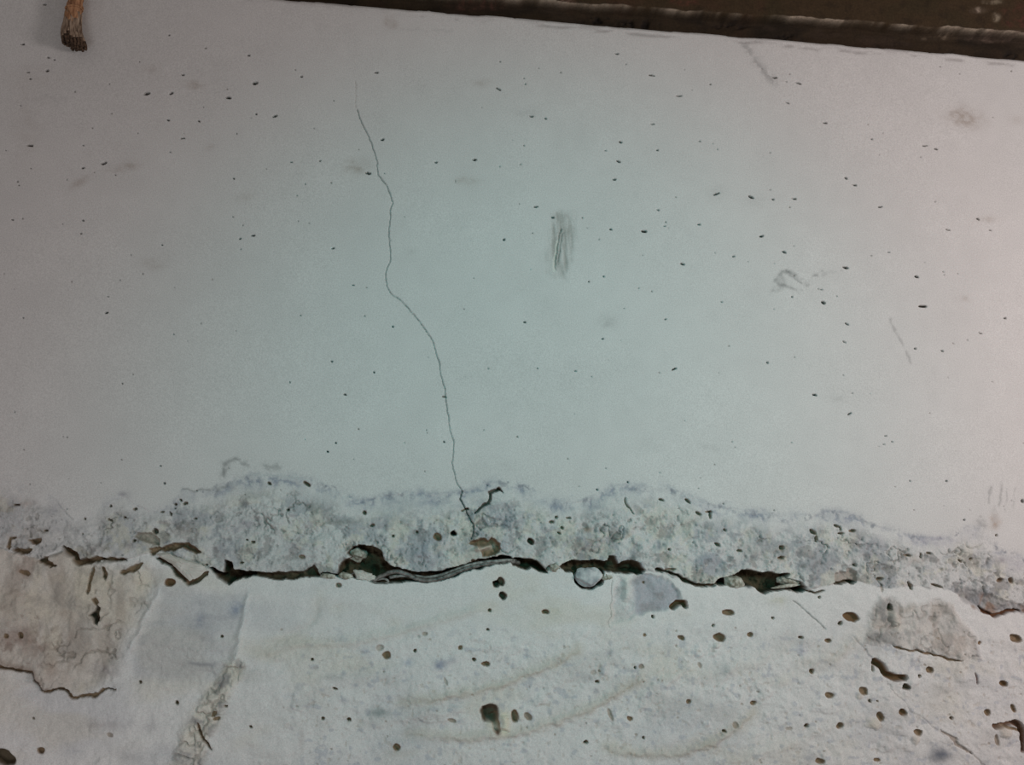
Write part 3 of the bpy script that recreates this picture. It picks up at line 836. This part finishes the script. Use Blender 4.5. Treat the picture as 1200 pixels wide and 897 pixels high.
# hollow with a ledge in the band
PO = new_part('air_hole')
hole([(549, 637), (552, 633), (560, 632), (566, 630), (571, 633), (576, 629), (582, 632), (587, 637), (587, 645), (582, 650), (574, 653), (566, 653), (564, 648), (558, 640)], 13, PO, 3, .8, RECESS)
ridge([(556, 643), (566, 643), (578, 640)], 2.6, 9)
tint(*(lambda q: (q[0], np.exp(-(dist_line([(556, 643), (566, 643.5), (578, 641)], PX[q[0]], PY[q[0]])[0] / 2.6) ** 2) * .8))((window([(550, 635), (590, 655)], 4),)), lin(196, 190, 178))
hole([(528, 627), (531, 622), (533, 620.5), (535, 627), (532, 628)], 14, new_part('air_hole'), 1.6, .4, RECESS2)
pit(532, 625, 4, 3, 0, 9, RECESS2)

for a in (
    (199, 682.5, 6.6, 5, 0, 10, BRN, True), (23, 745, 4, 4, 0, 7), (7, 745, 3, 3, 0, 4), (260, 746.5, 2, 1.6), (164, 800, 2.2, 1.8), (207.5, 824, 2.6, 2.6, 0, 9), (265, 828, 2, 2), (251, 837, 3, 3, 0, 5), (255, 842, 4, 2.6, 0, 5),
    (4, 889, 14, 9, 30, 18, RECESS2, True), (47, 880, 5, 3.8, 0, 8, RECESS), (129, 861, 4, 3, 30, 3, RECESS, False, .6), (39, 842.5, 1.6, 1.4), (294, 852, 2.2, 1.8), (396.5, 685.5, 4, 3, 0, 8), (589.5, 698.6, 4.8, 4.6, 0, 16, RECESS2, True),
    (574, 715, 2.4, 2.2, 0, 8), (571, 738, 2, 1.8), (486.5, 763.5, 2.2, 1.8), (539.5, 760, 3, 2.6, 0, 5), (555, 773.6, 2.2, 2), (568.5, 778.6, 6, 3.2, 0, 8, RECESS, True), (454, 769, 5, 5, 30, 7, RECESS, True), (445, 760, 4.6, 4, 0, 4, RECESS, False, .5),
    (498, 743.5, 3.4, 2.6, 0, 3, RECESS, False, .6), (465, 876.5, 4.4, 4, 20, 8), (409, 844, 2.6, 2.2), (379, 842, 2.4, 2), (366, 773.6, 2, 1.8), (393, 807.5, 3.4, 1.6, 20), (529.5, 845, 5.6, 2.8, 20, 4, RECESS, False, .7), (522, 798.6, 2, 5, -25, 2, RECESS, False, .5),
    (603, 840, 4.4, 8, -10, 10, RECESS, True), (619, 840, 6, 4, 40, 5, RECESS, False, .8), (639, 717.6, 4.4, 3, 0, 9), (853, 718, 7, 3, 8, 9, RECESS, True), (835, 732.7, 2, 2), (842.5, 748, 7, 5, 15, 11, RECESS, True), (798.6, 748, 5, 3, 25, 6, RECESS), (878.4, 743.5, 3.6, 2.8, 10, 6),
    (755.5, 744.7, 2, 2, 0, 2), (744, 783, 1.8, 1.8), (751.7, 782, 3.4, 3, 0, 3, RECESS, False, .7), (695, 788.6, 4, 3, 0, 2, RECESS, False, .4), (807.7, 823, 3, 3, 0, 6), (883.4, 824.5, 4, 3, 10, 6), (738, 842.6, 4, 2.6, 20, 4), (687, 870, 2.6, 2.2), (849, 857.6, 2.6, 2), (862, 850.6, 3, 4, 0, 3, RECESS, False, .6),
    (765, 723.4, 2, 2), (754, 683, 2.4, 2, 0, 4, BRN), (716, 838, 2.4, 8, -18, 3, RECESS, False, .6), (755, 865, 2, 2), (700, 800, 3, 2), (820, 780, 2, 4, -20, 2, RECESS, False, .6),
    (998, 724, 11, 5.2, 12, 12, BRN, True), (984.5, 730.4, 2.8, 2.6), (1041.7, 711.4, 4, 3.8, 0, 14, RECESS2, True), (969.7, 751, 4.2, 3, 20, 7, RECESS), (938, 747.7, 3, 1.8), (951.4, 787, 3.2, 3.2, 0, 9), (1062.5, 805.7, 4, 3.8, 0, 10, RECESS2, True), (1090, 785, 4.8, 3.8, 10, 9, RECESS, True),
    (1078.6, 792.4, 2, 2), (1177, 801.7, 5, 3.4, 10, 9, BRN, True), (1190, 748.5, 8, 4.4, 25, 10, RECESS, True), (1013, 811, 6, 4.4, 50, 6, RECESS, True), (1020.4, 823, 2.4, 2), (1029, 822.5, 1.4, 1.2), (972, 815, 5, 3.6, 20, 6, RECESS), (1058.5, 835.8, 4.6, 4.2, 0, 10, BRN, True),
    (1031, 840.5, 6, 4, 60, 8, RECESS, True), (984, 851, 4, 4.4, -20, 8, RECESS), (945.6, 851, 2.8, 2.6), (925, 854.6, 4, 3, 0, 2, RECESS, False, .5), (1158.3, 835.8, 3.6, 4.2, -30, 8), (1188, 831, 2.6, 5.5, -25, 6), (1076, 859, 5, 4, 30, 7, RECESS, True), (1168, 868, 2.6, 7, -15, 4, RECESS, False, .7),
    (1148, 754, 2.6, 2, 0, 3, BRN), (961.5, 893, 5, 4, 20, 6, RECESS), (1028, 891.5, 4, 2.4, 10, 4), (905.5, 724.7, 1.8, 1.6), (1034, 690, 2, 6, 0, 3, RECESS, False, .6), (1115, 842, 2, 2), (960, 700, 2, 1.6),
):
    lowpit(*a)
for i in range(110):
    lowpit(rng.uniform(320, 1230), rng.uniform(735, 960), rng.uniform(.9, 2.2), rng.uniform(.8, 1.7), rng.uniform(-40, 40), rng.uniform(.8, 2.5), RECESS, False, rng.uniform(.2, .6))
# two-lobed hole, hollow with a ledge, worm-shaped hollows
PB = new_part('air_hole')
pit(581, 684.6, 4.6, 4.6, 0, 15, RECESS2, PB)
pit(586.5, 682.4, 5, 4.8, 0, 9, RECESS2, PB)
PC = new_part('air_hole')
pit(574, 837.5, 11.5, 11.0, 0, 15, RECESS2, PC)
hole([(574, 840), (584, 836), (586, 848), (587, 858), (583, 861), (578, 857)], 7, PC, 3, .5, RECESS)
sl = window([(575, 845), (600, 865)], 4)
tint(sl, np.exp(-(dist_line([(573, 850), (580, 855)], PX[sl], PY[sl])[0] / 4.5) ** 2) * .85, lin(200, 198, 186))  # light on the hole's lower wall, painted as a pale patch
ridge([(592, 838), (593, 848), (591, 857)], 6, 5)
stain_or_highlight([(592, 840), (593, 850), (591, 858)], 6, lin(214, 208, 188), .85)
stain_spot(1101, 885, 11, 8, lin(100, 106, 116), .85, 5, 3, False)
stain_spot(443, 836, 10, 5, lin(122, 136, 136), .6, 0, 3, False)
stain_spot(516, 780, 6, 5, lin(118, 130, 152), .6, 0, 3, False)
stain_spot(583.5, 859, 3.5, 4, lin(120, 82, 70), .8, 0, 3, False)
PD = new_part('air_hole')
groove([(788, 712), (795, 707), (802, 707), (803, 710)], 7.0, 12, BRN, PD, False, .4)
PE = new_part('air_hole', 'worm-shaped brown hollow')
groove([(1026, 776), (1033, 781), (1038, 790), (1050, 795), (1060, 795)], 8.6, 11, BRN, PE, False, .4)
groove([(1024, 780), (1024, 788)], 2.2, 4, RECESS)
PF = new_part('air_hole', 'curved brown undercut near the edge')
groove([(1166, 853), (1177, 849.5), (1190, 847), (1198, 853), (1201, 870), (1201, 880)], 7.0, 10, lin(124, 98, 80), PF, False, 1.0)
groove([(1177, 852), (1200, 858)], 3, 3, RECESS)
# light stones beside their hollows, pushing through the skin
for x0, y0, r, hh, c in ((1023, 848, 9, 5, lin(206, 198, 178)), (1072, 866, 7, 4, lin(204, 194, 176)), (840, 757, 5, 3, lin(206, 206, 200)), (612, 841, 6, 3, lin(204, 206, 200)), (1008, 816, 5, 3, lin(204, 196, 180)),
                         (1178, 858, 9, 4, lin(196, 186, 168)), (1101, 885, 12, 1.6, None), (443, 836, 11, 1.2, None), (215, 886, 12, 2.5, None), (512, 640, 7, 2, None), (526, 650, 7, 3, lin(190, 198, 192)), (486, 652, 9, 3, None)):
    sl = window([(x0 - 2 * r, y0 - 2 * r), (x0 + 2 * r, y0 + 2 * r)], 2)
    q = np.hypot(PX[sl] - x0, PY[sl] - y0) / r
    q = q + .35 * fbm(UU[sl], VV[sl], r * .9, 3, int(x0))
    H[sl] += np.clip(1 - q * q, 0, 1) * hh * .8
    if c:
        tint(sl, (1 - sstep(.4, 1.1, q)) * .45, c)
    if r >= 9:
        pp = new_part('embedded_pebble')
        L[sl][q < 0.95] = pp
C[:] = np.clip(C, 0.01, 0.9)

# ------------------------------------------------------------------ build the wall: every zone is a part of its own
wall = tag(empty('wall_back', (0, 0, 0)), 'cracked white concrete wall with an open joint and rough trowelled base', None, None, 'structure')
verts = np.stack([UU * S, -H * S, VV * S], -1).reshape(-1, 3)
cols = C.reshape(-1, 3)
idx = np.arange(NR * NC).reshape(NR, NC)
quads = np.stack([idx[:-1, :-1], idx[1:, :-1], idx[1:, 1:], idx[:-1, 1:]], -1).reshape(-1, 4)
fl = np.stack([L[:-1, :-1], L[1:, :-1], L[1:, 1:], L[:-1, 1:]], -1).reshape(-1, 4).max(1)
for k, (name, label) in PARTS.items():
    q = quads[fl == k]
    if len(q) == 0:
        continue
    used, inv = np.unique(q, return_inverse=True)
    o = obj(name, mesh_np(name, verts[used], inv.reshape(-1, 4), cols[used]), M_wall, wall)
    if label:
        o['label'] = label


def box_mesh(name, lo, hi):
    bm = bmesh.new()
    bmesh.ops.create_cube(bm, size=1)
    for v in bm.verts:
        for i in range(3):
            v.co[i] = lo[i] + (v.co[i] + .5) * (hi[i] - lo[i])
    me = bpy.data.meshes.new(name)
    bm.to_mesh(me)
    bm.free()
    return me


obj('concrete_core', box_mesh('concrete_core', (ug[0] * S, 75 * S, vg[-1] * S), (ug[-1] * S, 260 * S, vg[0] * S)), M_core, wall)

# ------------------------------------------------------------------ the brown beam above the wall
b0, b1 = at(800, 12, 4), at(1100, 32, 4)


def along(p):
    return (p.x - a0.x) * ex + (p.z - a0.z) * ez, -(p.x - a0.x) * ez + (p.z - a0.z) * ex


(s0, l0), (s1, l1) = along(b0), along(b1)
sg = np.arange(-1150.0, 1300.0, 1.8)
ng = np.concatenate([np.arange(-4, 70, 1.0), np.arange(70, 232, 3.0)])
SS, NN = np.meshgrid(sg, ng)
LIP = l0 + (SS - s0) * (l1 - l0) / (s1 - s0)
LIP = LIP + 2.2 * fbm(SS, SS * 0 + 1, 30, 4, 201) + 1.0 * fbm(SS, SS * 0 + 1, 8, 2, 202)
face = sstep(-3.5, 0.5, NN - LIP)
hb = -14 + 18 * face + face * (1.6 * fbm(SS, NN, 50, 4, 203) + 0.7 * fbm(SS, NN, 9, 3, 204)) + (1 - face) * (2.6 * fbm(SS * .4, NN, 16, 4, 205))
burr = np.exp(-((NN - LIP) / 1.15) ** 2) * sstep(-0.55, 0.0, fbm(SS, SS * 0, 34, 4, 206)) * sstep(560, 760, 600 + SS) * (0.45 + 0.55 * sstep(-.3, .3, fbm(SS, SS * 0, 12, 3, 207)))
hb += burr * 3.0
CB = np.ones(SS.shape + (3,)) * np.array(lin(62, 50, 35))


def btint(m, c):
    m3 = np.clip(m, 0, 1)[..., None]
    CB[:] = CB * (1 - m3) + np.array(c) * m3


btint(sstep(0.0, .5, fbm(SS, NN, 60, 4, 211)) * .5, lin(50, 45, 30))
btint(sstep(0.1, .5, fbm(SS, NN, 35, 4, 212)) * .45, lin(68, 48, 36))
btint(sstep(0.15, .5, fbm(SS, NN, 12, 4, 213)) * .4, lin(40, 33, 25))
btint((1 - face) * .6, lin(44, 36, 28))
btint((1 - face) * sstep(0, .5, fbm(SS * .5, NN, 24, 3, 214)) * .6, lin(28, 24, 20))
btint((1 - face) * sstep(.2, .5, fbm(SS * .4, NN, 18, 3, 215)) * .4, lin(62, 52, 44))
btint(burr * .9, lin(160, 148, 132))
BX, BY = project(a0.x + SS * ex - NN * ez, a0.z + SS * ez + NN * ex, 0)


def bblob(x0, y0, rx, ry, c, m, seed):
    q = ((BX - x0) / rx) ** 2 + ((BY - y0) / ry) ** 2
    k = np.exp(-q ** 2) * m * (0.15 + .85 * sstep(-.1, .35, fbm(SS, NN, 9, 4, seed, .65)))
    btint(k, c)
    return k


for i, (x0, y0, rx, ry) in enumerate(((925, 39, 22, 7), (1130, 59, 14, 7), (1193, 60, 10, 6), (748, 22, 26, 8), (700, 16, 20, 5), (1050, 48, 20, 6), (860, 24, 20, 4))):
    kb = bblob(x0, y0, rx, ry, lin(30, 26, 24), .9, 220 + i)
    hb -= kb * 4
for i, (x0, y0, rx, ry, c) in enumerate(((1145, 14, 9, 4, lin(150, 136, 122)), (1165, 22, 5, 5, lin(150, 140, 122)), (1160, 4, 12, 3, lin(132, 122, 104)), (1192, 22, 22, 14, lin(84, 50, 42)),
                                         (1170, 40, 30, 4, lin(96, 82, 72)), (660, 3, 14, 3, lin(120, 98, 88)), (560, 0, 30, 6, lin(96, 66, 56)), (800, 4, 14, 5, lin(104, 60, 52)), (1110, 38, 30, 4, lin(104, 92, 78)))):
    bblob(x0, y0, rx, ry, c, .8, 240 + i)
X3 = (a0.x + SS * ex - NN * ez)
Z3 = (a0.z + SS * ez + NN * ex)
fr = np.stack([X3 * S, -hb * S, Z3 * S], -1).reshape(-1, 3)
nr, nc = SS.shape
bi = np.arange(nr * nc).reshape(nr, nc)
bq = np.stack([bi[:-1, :-1], bi[:-1, 1:], bi[1:, 1:], bi[1:, :-1]], -1).reshape(-1, 4)
ring = np.concatenate([bi[0, :], bi[1:, -1], bi[-1, -2::-1], bi[-2:0:-1, 0]])
back = fr[ring].copy()
back[:, 1] = 24 * S
nb = nr * nc
rq = np.stack([np.roll(ring, -1), ring, nb + np.arange(len(ring)), nb + np.roll(np.arange(len(ring)), -1)], -1)
bv = np.concatenate([fr, back])
bc = np.concatenate([CB.reshape(-1, 3), CB.reshape(-1, 3)[ring]])
beam = tag(empty('concrete_beam', (0, 0, W(800, 36).z)), 'dirty brown concrete beam with a chipped pale lower edge above the white wall', 'beam', None, 'thing')
bo_in = -beam.location


def to_beam(v):
    return v + np.array(bo_in)


fb = face.reshape(-1)
fq = fb[bq].mean(1)
bu = burr.reshape(-1)[bq].max(1)
lab = np.where(bu > 0.45, 2, np.where(fq > 0.5, 0, 1))
nq = np.concatenate([bq, rq])
nl = np.concatenate([lab, np.zeros(len(rq), int)])
runs = []                       # the chipped edge comes in separate chips: one part each
chip_cols = np.where((lab.reshape(nr - 1, nc - 1) == 2).any(0))[0]
for c in chip_cols:
    if runs and c - runs[-1][1] <= 2:
        runs[-1][1] = c
    else:
        runs.append([c, c])
qcol = np.concatenate([np.tile(np.arange(nc - 1), nr - 1), np.full(len(rq), -1)])
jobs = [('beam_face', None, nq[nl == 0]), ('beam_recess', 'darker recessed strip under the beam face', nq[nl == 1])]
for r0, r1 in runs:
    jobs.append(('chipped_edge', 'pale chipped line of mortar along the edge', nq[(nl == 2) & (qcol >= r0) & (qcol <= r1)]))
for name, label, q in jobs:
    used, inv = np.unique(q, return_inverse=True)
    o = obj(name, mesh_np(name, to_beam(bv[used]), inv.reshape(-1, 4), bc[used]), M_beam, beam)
    if label:
        o['label'] = label


# ------------------------------------------------------------------ small things: rope, wire, stones
def tube(bm, pts, rads, n=8, cap=True):
    prev = None
    first = None
    for i, p in enumerate(pts):
        t = (pts[min(i + 1, len(pts) - 1)] - pts[max(i - 1, 0)]).normalized()
        a = t.cross(Vector((0, 1, 0.02)))
        if a.length < 1e-4:
            a = t.cross(Vector((1, 0, 0)))
        a.normalize()
        b = t.cross(a).normalized()
        r = rads[i] if not np.isscalar(rads) else rads
        ra, rb = r if isinstance(r, tuple) else (r, r)
        ringv = [bm.verts.new(p + a * (math.cos(2 * math.pi * k / n) * ra) + b * (math.sin(2 * math.pi * k / n) * rb)) for k in range(n)]
        if prev:
            for k in range(n):
                bm.faces.new((prev[k], prev[(k + 1) % n], ringv[(k + 1) % n], ringv[k]))
        else:
            first = ringv
        prev = ringv
    if cap:
        bm.faces.new(first[::-1])
        bm.faces.new(prev)


def spline(pts, n):
    """Catmull-Rom through points of any length"""
    out = []
    P = [np.array(p, float) for p in pts]
    P = [2 * P[0] - P[1]] + P + [2 * P[-1] - P[-2]]
    m = len(P) - 3
    for i in range(n):
        g = i / (n - 1) * m
        k = min(int(g), m - 1)
        t = g - k
        a, b, c, d = P[k:k + 4]
        out.append(0.5 * (2 * b + (c - a) * t + (2 * a - 5 * b + 4 * c - d) * t * t + (3 * b - a - 3 * c + d) * t ** 3))
    return out


def finish(name, bm, mat, parent, smooth=True):
    bmesh.ops.recalc_face_normals(bm, faces=bm.faces)
    me = bpy.data.meshes.new(name)
    bm.to_mesh(me)
    bm.free()
    if smooth:
        for p in me.polygons:
            p.use_smooth = True
    return obj(name, me, mat, parent)


# rope: hangs over the beam, its frayed end in view
base = W(86, 54, 18)
rope = tag(empty('rope', base), 'short tan rope end with frayed grey tip hanging against the white wall', 'rope')
# x, y in the photograph, distance from the wall, radius
RP_ = [(70, -262, -6, 8), (72, -266, 8, 8), (75, -240, 14, 8), (80, -150, 14, 8), (87, -60, 14, 8), (90, -15, 14, 8), (88, 4, 14, 8.2), (86, 16, 14, 8.8), (84.5, 28, 14, 9.8), (84.5, 38, 14, 11.5), (85.5, 47, 14.5, 13.2), (86.5, 54, 15, 14)]
sp = spline(RP_, 150)
bm = bmesh.new()
for k in range(4):
    pts, rad = [], []
    for i, (x, y, h, r) in enumerate(sp):
        if y > 30:
            break
        c = W(x, y, h)
        ang = 2 * math.pi * k / 4 + i / 149 * 20
        off = r * 0.46
        pts.append(c + Vector((math.cos(ang) * off, math.sin(ang) * off, 0)) * S - base)
        rad.append(r * 0.58 * S * (1 - .5 * sstep(18, 30, y)))
    tube(bm, pts, rad, 10)
finish('twisted_cord', bm, M_rope, rope)
tail = [q for q in sp if q[1] > 14]
bm = bmesh.new()
bm2 = bmesh.new()
for k in range(64):
    rr = math.sqrt((k + .5) / 64)
    ang = k * 2.39996
    cut = 47.5 + 3 * math.sin(ang) + rng.uniform(-5, 4)
    endy = 54 + 2.2 * math.cos(ang - .5) + rng.uniform(-1.2, 1.2)
    full = []
    for q in range(26):
        f = q / 25
        y = 15 + f * (endy - 15)
        m = min(int(np.searchsorted([t[1] for t in tail], y)), len(tail) - 1)
        x, _, h, r = tail[m]
        w_ = r * .9 * rr
        wob = 1.0 * f * math.sin(k * 1.7 + q * .35)
        full.append((y, W(x, y, h) + Vector((math.cos(ang) * w_ + wob, math.sin(ang) * w_ * .75, 0)) * S - base))
    a_ = [p for y, p in full if y <= cut]
    b_ = [p for y, p in full if y >= cut - 2]
    tube(bm, a_, 1.9 * S, 6)
    tube(bm2, b_, [1.9 * S * (1 - .3 * i / len(b_)) for i in range(len(b_))], 6)
o = finish('frayed_strands', bm, M_fray, rope)
o['label'] = 'grey untwisted strands of the rope end'
o['kind'] = 'stuff'
o = finish('dark_tip', bm2, M_tip, rope)  # strands turn darker at the cut end
o['label'] = 'dark cut end of the rope'
o['kind'] = 'stuff'
bm = bmesh.new()
pts = []
for i in range(60):
    f = i / 59
    a = f * 2 * math.pi * 1.3
    y = 9 + f * 3
    c = W(87.5 - (y - 8) * .25, y, 14)
    pts.append(c + Vector((math.cos(a) * 8.8, math.sin(a) * 8.8, math.cos(a) * 1.8)) * S - base)
tube(bm, pts, 1.0 * S, 6)
o = finish('binding', bm, M_rope, rope)
o['label'] = 'thin cord wound round the rope'

# wire in the joint
base = W(520, 676, -4)
wire = tag(empty('wire', base), 'thin twisted grey wire lying along the open joint with a bent loop end', 'wire')


def strand(name, pts, r, mat, n=80, flat=1.0):
    b_ = bmesh.new()
    s_ = spline(pts, n)
    tube(b_, [W(*q[:3]) - base for q in s_], [(r * S * flat, r * S) for q in s_], 10)
    return finish(name, b_, mat, wire)


strand('wire_core', [(437, 681, -3), (446, 676, -2), (456, 671.5, -2), (466, 670, -3), (478, 674, -3), (490, 679, -2), (502, 680.5, -1), (516, 678.5, -1), (530, 673, -2), (545, 667, -3), (562, 662.5, -4), (580, 660, -6), (598, 659, -9), (608, 660, -16)], 2.5, M_wire)
strand('wire_core', [(456, 677, -6), (470, 675, -5), (486, 675.5, -4), (500, 677, -3.5), (516, 674.5, -4), (532, 669, -4), (548, 663, -4), (565, 659.5, -4), (582, 657.8, -4), (597, 656.8, -6), (604, 657, -14)], 1.9, M_wire2)
strand('wire_loop', [(434, 682, -3), (441, 684, -1), (449, 685, -1), (455, 682, -1), (450, 678.5, -2), (441, 680, -3)], 1.3, M_wire2, 50)
strand('wire_core', [(418, 677, -8), (428, 678, -5), (437, 680.5, -3), (444, 678, -2)], 1.3, M_wire, 40)
strand('wire_loop', [(415, 679, -3), (412, 676, -2), (413, 672.5, -2), (416, 672, -2), (417.5, 676, -2), (416, 679, -3)], 1.0, M_wire, 40)


def stone(name, x, y, h, rx, ry, rz, mat, label, cat, seed, rough=.22, facet=False, group=None, ang=0.0, sub=4):
    b_ = bmesh.new()
    bmesh.ops.create_icosphere(b_, subdivisions=sub, radius=1)
    r_ = random.Random(seed)
    planes = []
    for i in range(11 if facet else 7):
        nrm = Vector((r_.gauss(0, 1), r_.gauss(0, 1), r_.gauss(0, 1))).normalized()
        planes.append((nrm, r_.uniform(.68, .9)))
    co = np.array([v.co for v in b_.verts])
    for nrm, dd in planes:
        t = co @ np.array(nrm)
        over = np.clip(t - dd, 0, None)
        co -= over[:, None] * np.array(nrm)
    nz = fbm(co[:, 0] * 10 + co[:, 2] * 4 + seed, co[:, 1] * 10 - co[:, 2] * 5, 5.0, 4, seed)
    co *= (1 + rough * nz)[:, None]
    ca, sa = math.cos(R(ang)), math.sin(R(ang))
    for v, c in zip(b_.verts, co):
        xx, yy, zz = c[0] * rx, c[1] * rz, c[2] * ry
        v.co = Vector((xx * ca + zz * sa, yy, zz * ca - xx * sa)) * S
    o = finish(name, b_, mat, None, not facet)
    o.location = W(x, y, h)
    return tag(o, label, cat, group)

def shard(name, poly, h0, th, mat, label, cat, seed):
    """a broken plate: outline in front, jagged bevelled rim, flat back"""
    cx = sum(p[0] for p in poly) / len(poly)
    cy = sum(p[1] for p in poly) / len(poly)
    c0 = W(cx, cy, h0)
    r_ = random.Random(seed)
    pp = []
    n = len(poly)
    for i in range(n):
        a, b = poly[i], poly[(i + 1) % n]
        for k in range(5):
            f = k / 5
            pp.append((a[0] + (b[0] - a[0]) * f + r_.uniform(-.7, .7), a[1] + (b[1] - a[1]) * f + r_.uniform(-.7, .7)))
    b_ = bmesh.new()
    rings = []
    for sc_, hh in ((1.0, -th), (1.0, 0), (.86, th * .5), (.6, th * .8), (.3, th * .75)):
        ring_ = []
        for (x, y) in pp:
            hx = h0 + hh + (r_.uniform(-.5, .5) if hh > 0 else 0) + (.10 * (cy - y) if hh > -th else 0) * (sc_ < 1)
            ring_.append(b_.verts.new(W(cx + (x - cx) * sc_, cy + (y - cy) * sc_, hx) - c0))
        rings.append(ring_)
    m = len(pp)
    for q in range(len(rings) - 1):
        for k in range(m):
            b_.faces.new((rings[q][k], rings[q][(k + 1) % m], rings[q + 1][(k + 1) % m], rings[q + 1][k]))
    b_.faces.new(rings[0])
    b_.faces.new(rings[-1])
    o = finish(name, b_, mat, None, False)
    o.location = c0
    return tag(o, label, cat)


stone('pebble', 690, 676, -1, 16, 11, 11, M_stone, 'rounded grey white pebble lodged in the joint with a dark gap under it', 'stone', 3, .22, True)
stone('mortar_lump', 860, 682, -5, 13, 7.5, 9, M_lump, 'crumbly pale mortar lump at the left end of the right-hand gap', 'rubble', 5, .40)
stone('mortar_lump', 922, 681, -7, 13, 7, 8, M_lump, 'crumbly mortar lump above a thin sliver in the right-hand gap', 'rubble', 8, .40)
stone('mortar_sliver', 920, 687, -3, 19, 2.2, 5, M_lump, 'thin pale sliver of mortar lying across the right-hand gap', 'rubble', 9, .15, True, None, -9)
shard('plaster_chip', [(414, 668), (424, 668), (434, 672), (442, 677), (440, 681), (428, 681), (418, 679)], -2, 3.5, M_plaster, 'pale pointed plaster chip below the largest dark hole in the joint', 'rubble', 12)
stone('mortar_chip', 404, 675.5, -2, 8, 4.6, 6, M_lump, 'small pale plaster chip beside the bent wire ring', 'rubble', 14, .35, True)
stone('mortar_chip', 385, 675.5, -1, 10, 3.4, 5, M_lump, 'small flat crumb at the left of the plaster chips', 'rubble', 17, .3)
stone('mortar_chip', 418, 650, -16, 12, 8, 9, M_lump, 'brown crusted lump deep inside the largest dark hole', 'rubble', 21, .4)


shard('plaster_shard', [(183, 650), (194, 647), (214, 655), (237, 662), (243, 668), (232, 677), (222, 681), (213, 673), (201, 661)], 1, 4.5, M_plaster,
      'leaning white plaster shard wedged at the left end of the joint', 'rubble', 30)
stone('mortar_lump', 649, 667, -4, 8, 6, 8, M_lump, 'crumbly bridge of mortar between the two middle gaps', 'rubble', 41, .4)
stone('mortar_lump', 712, 676, -2, 7, 5, 5, M_lump, 'small crumbly mortar piece right of the lodged pebble', 'rubble', 44, .4)
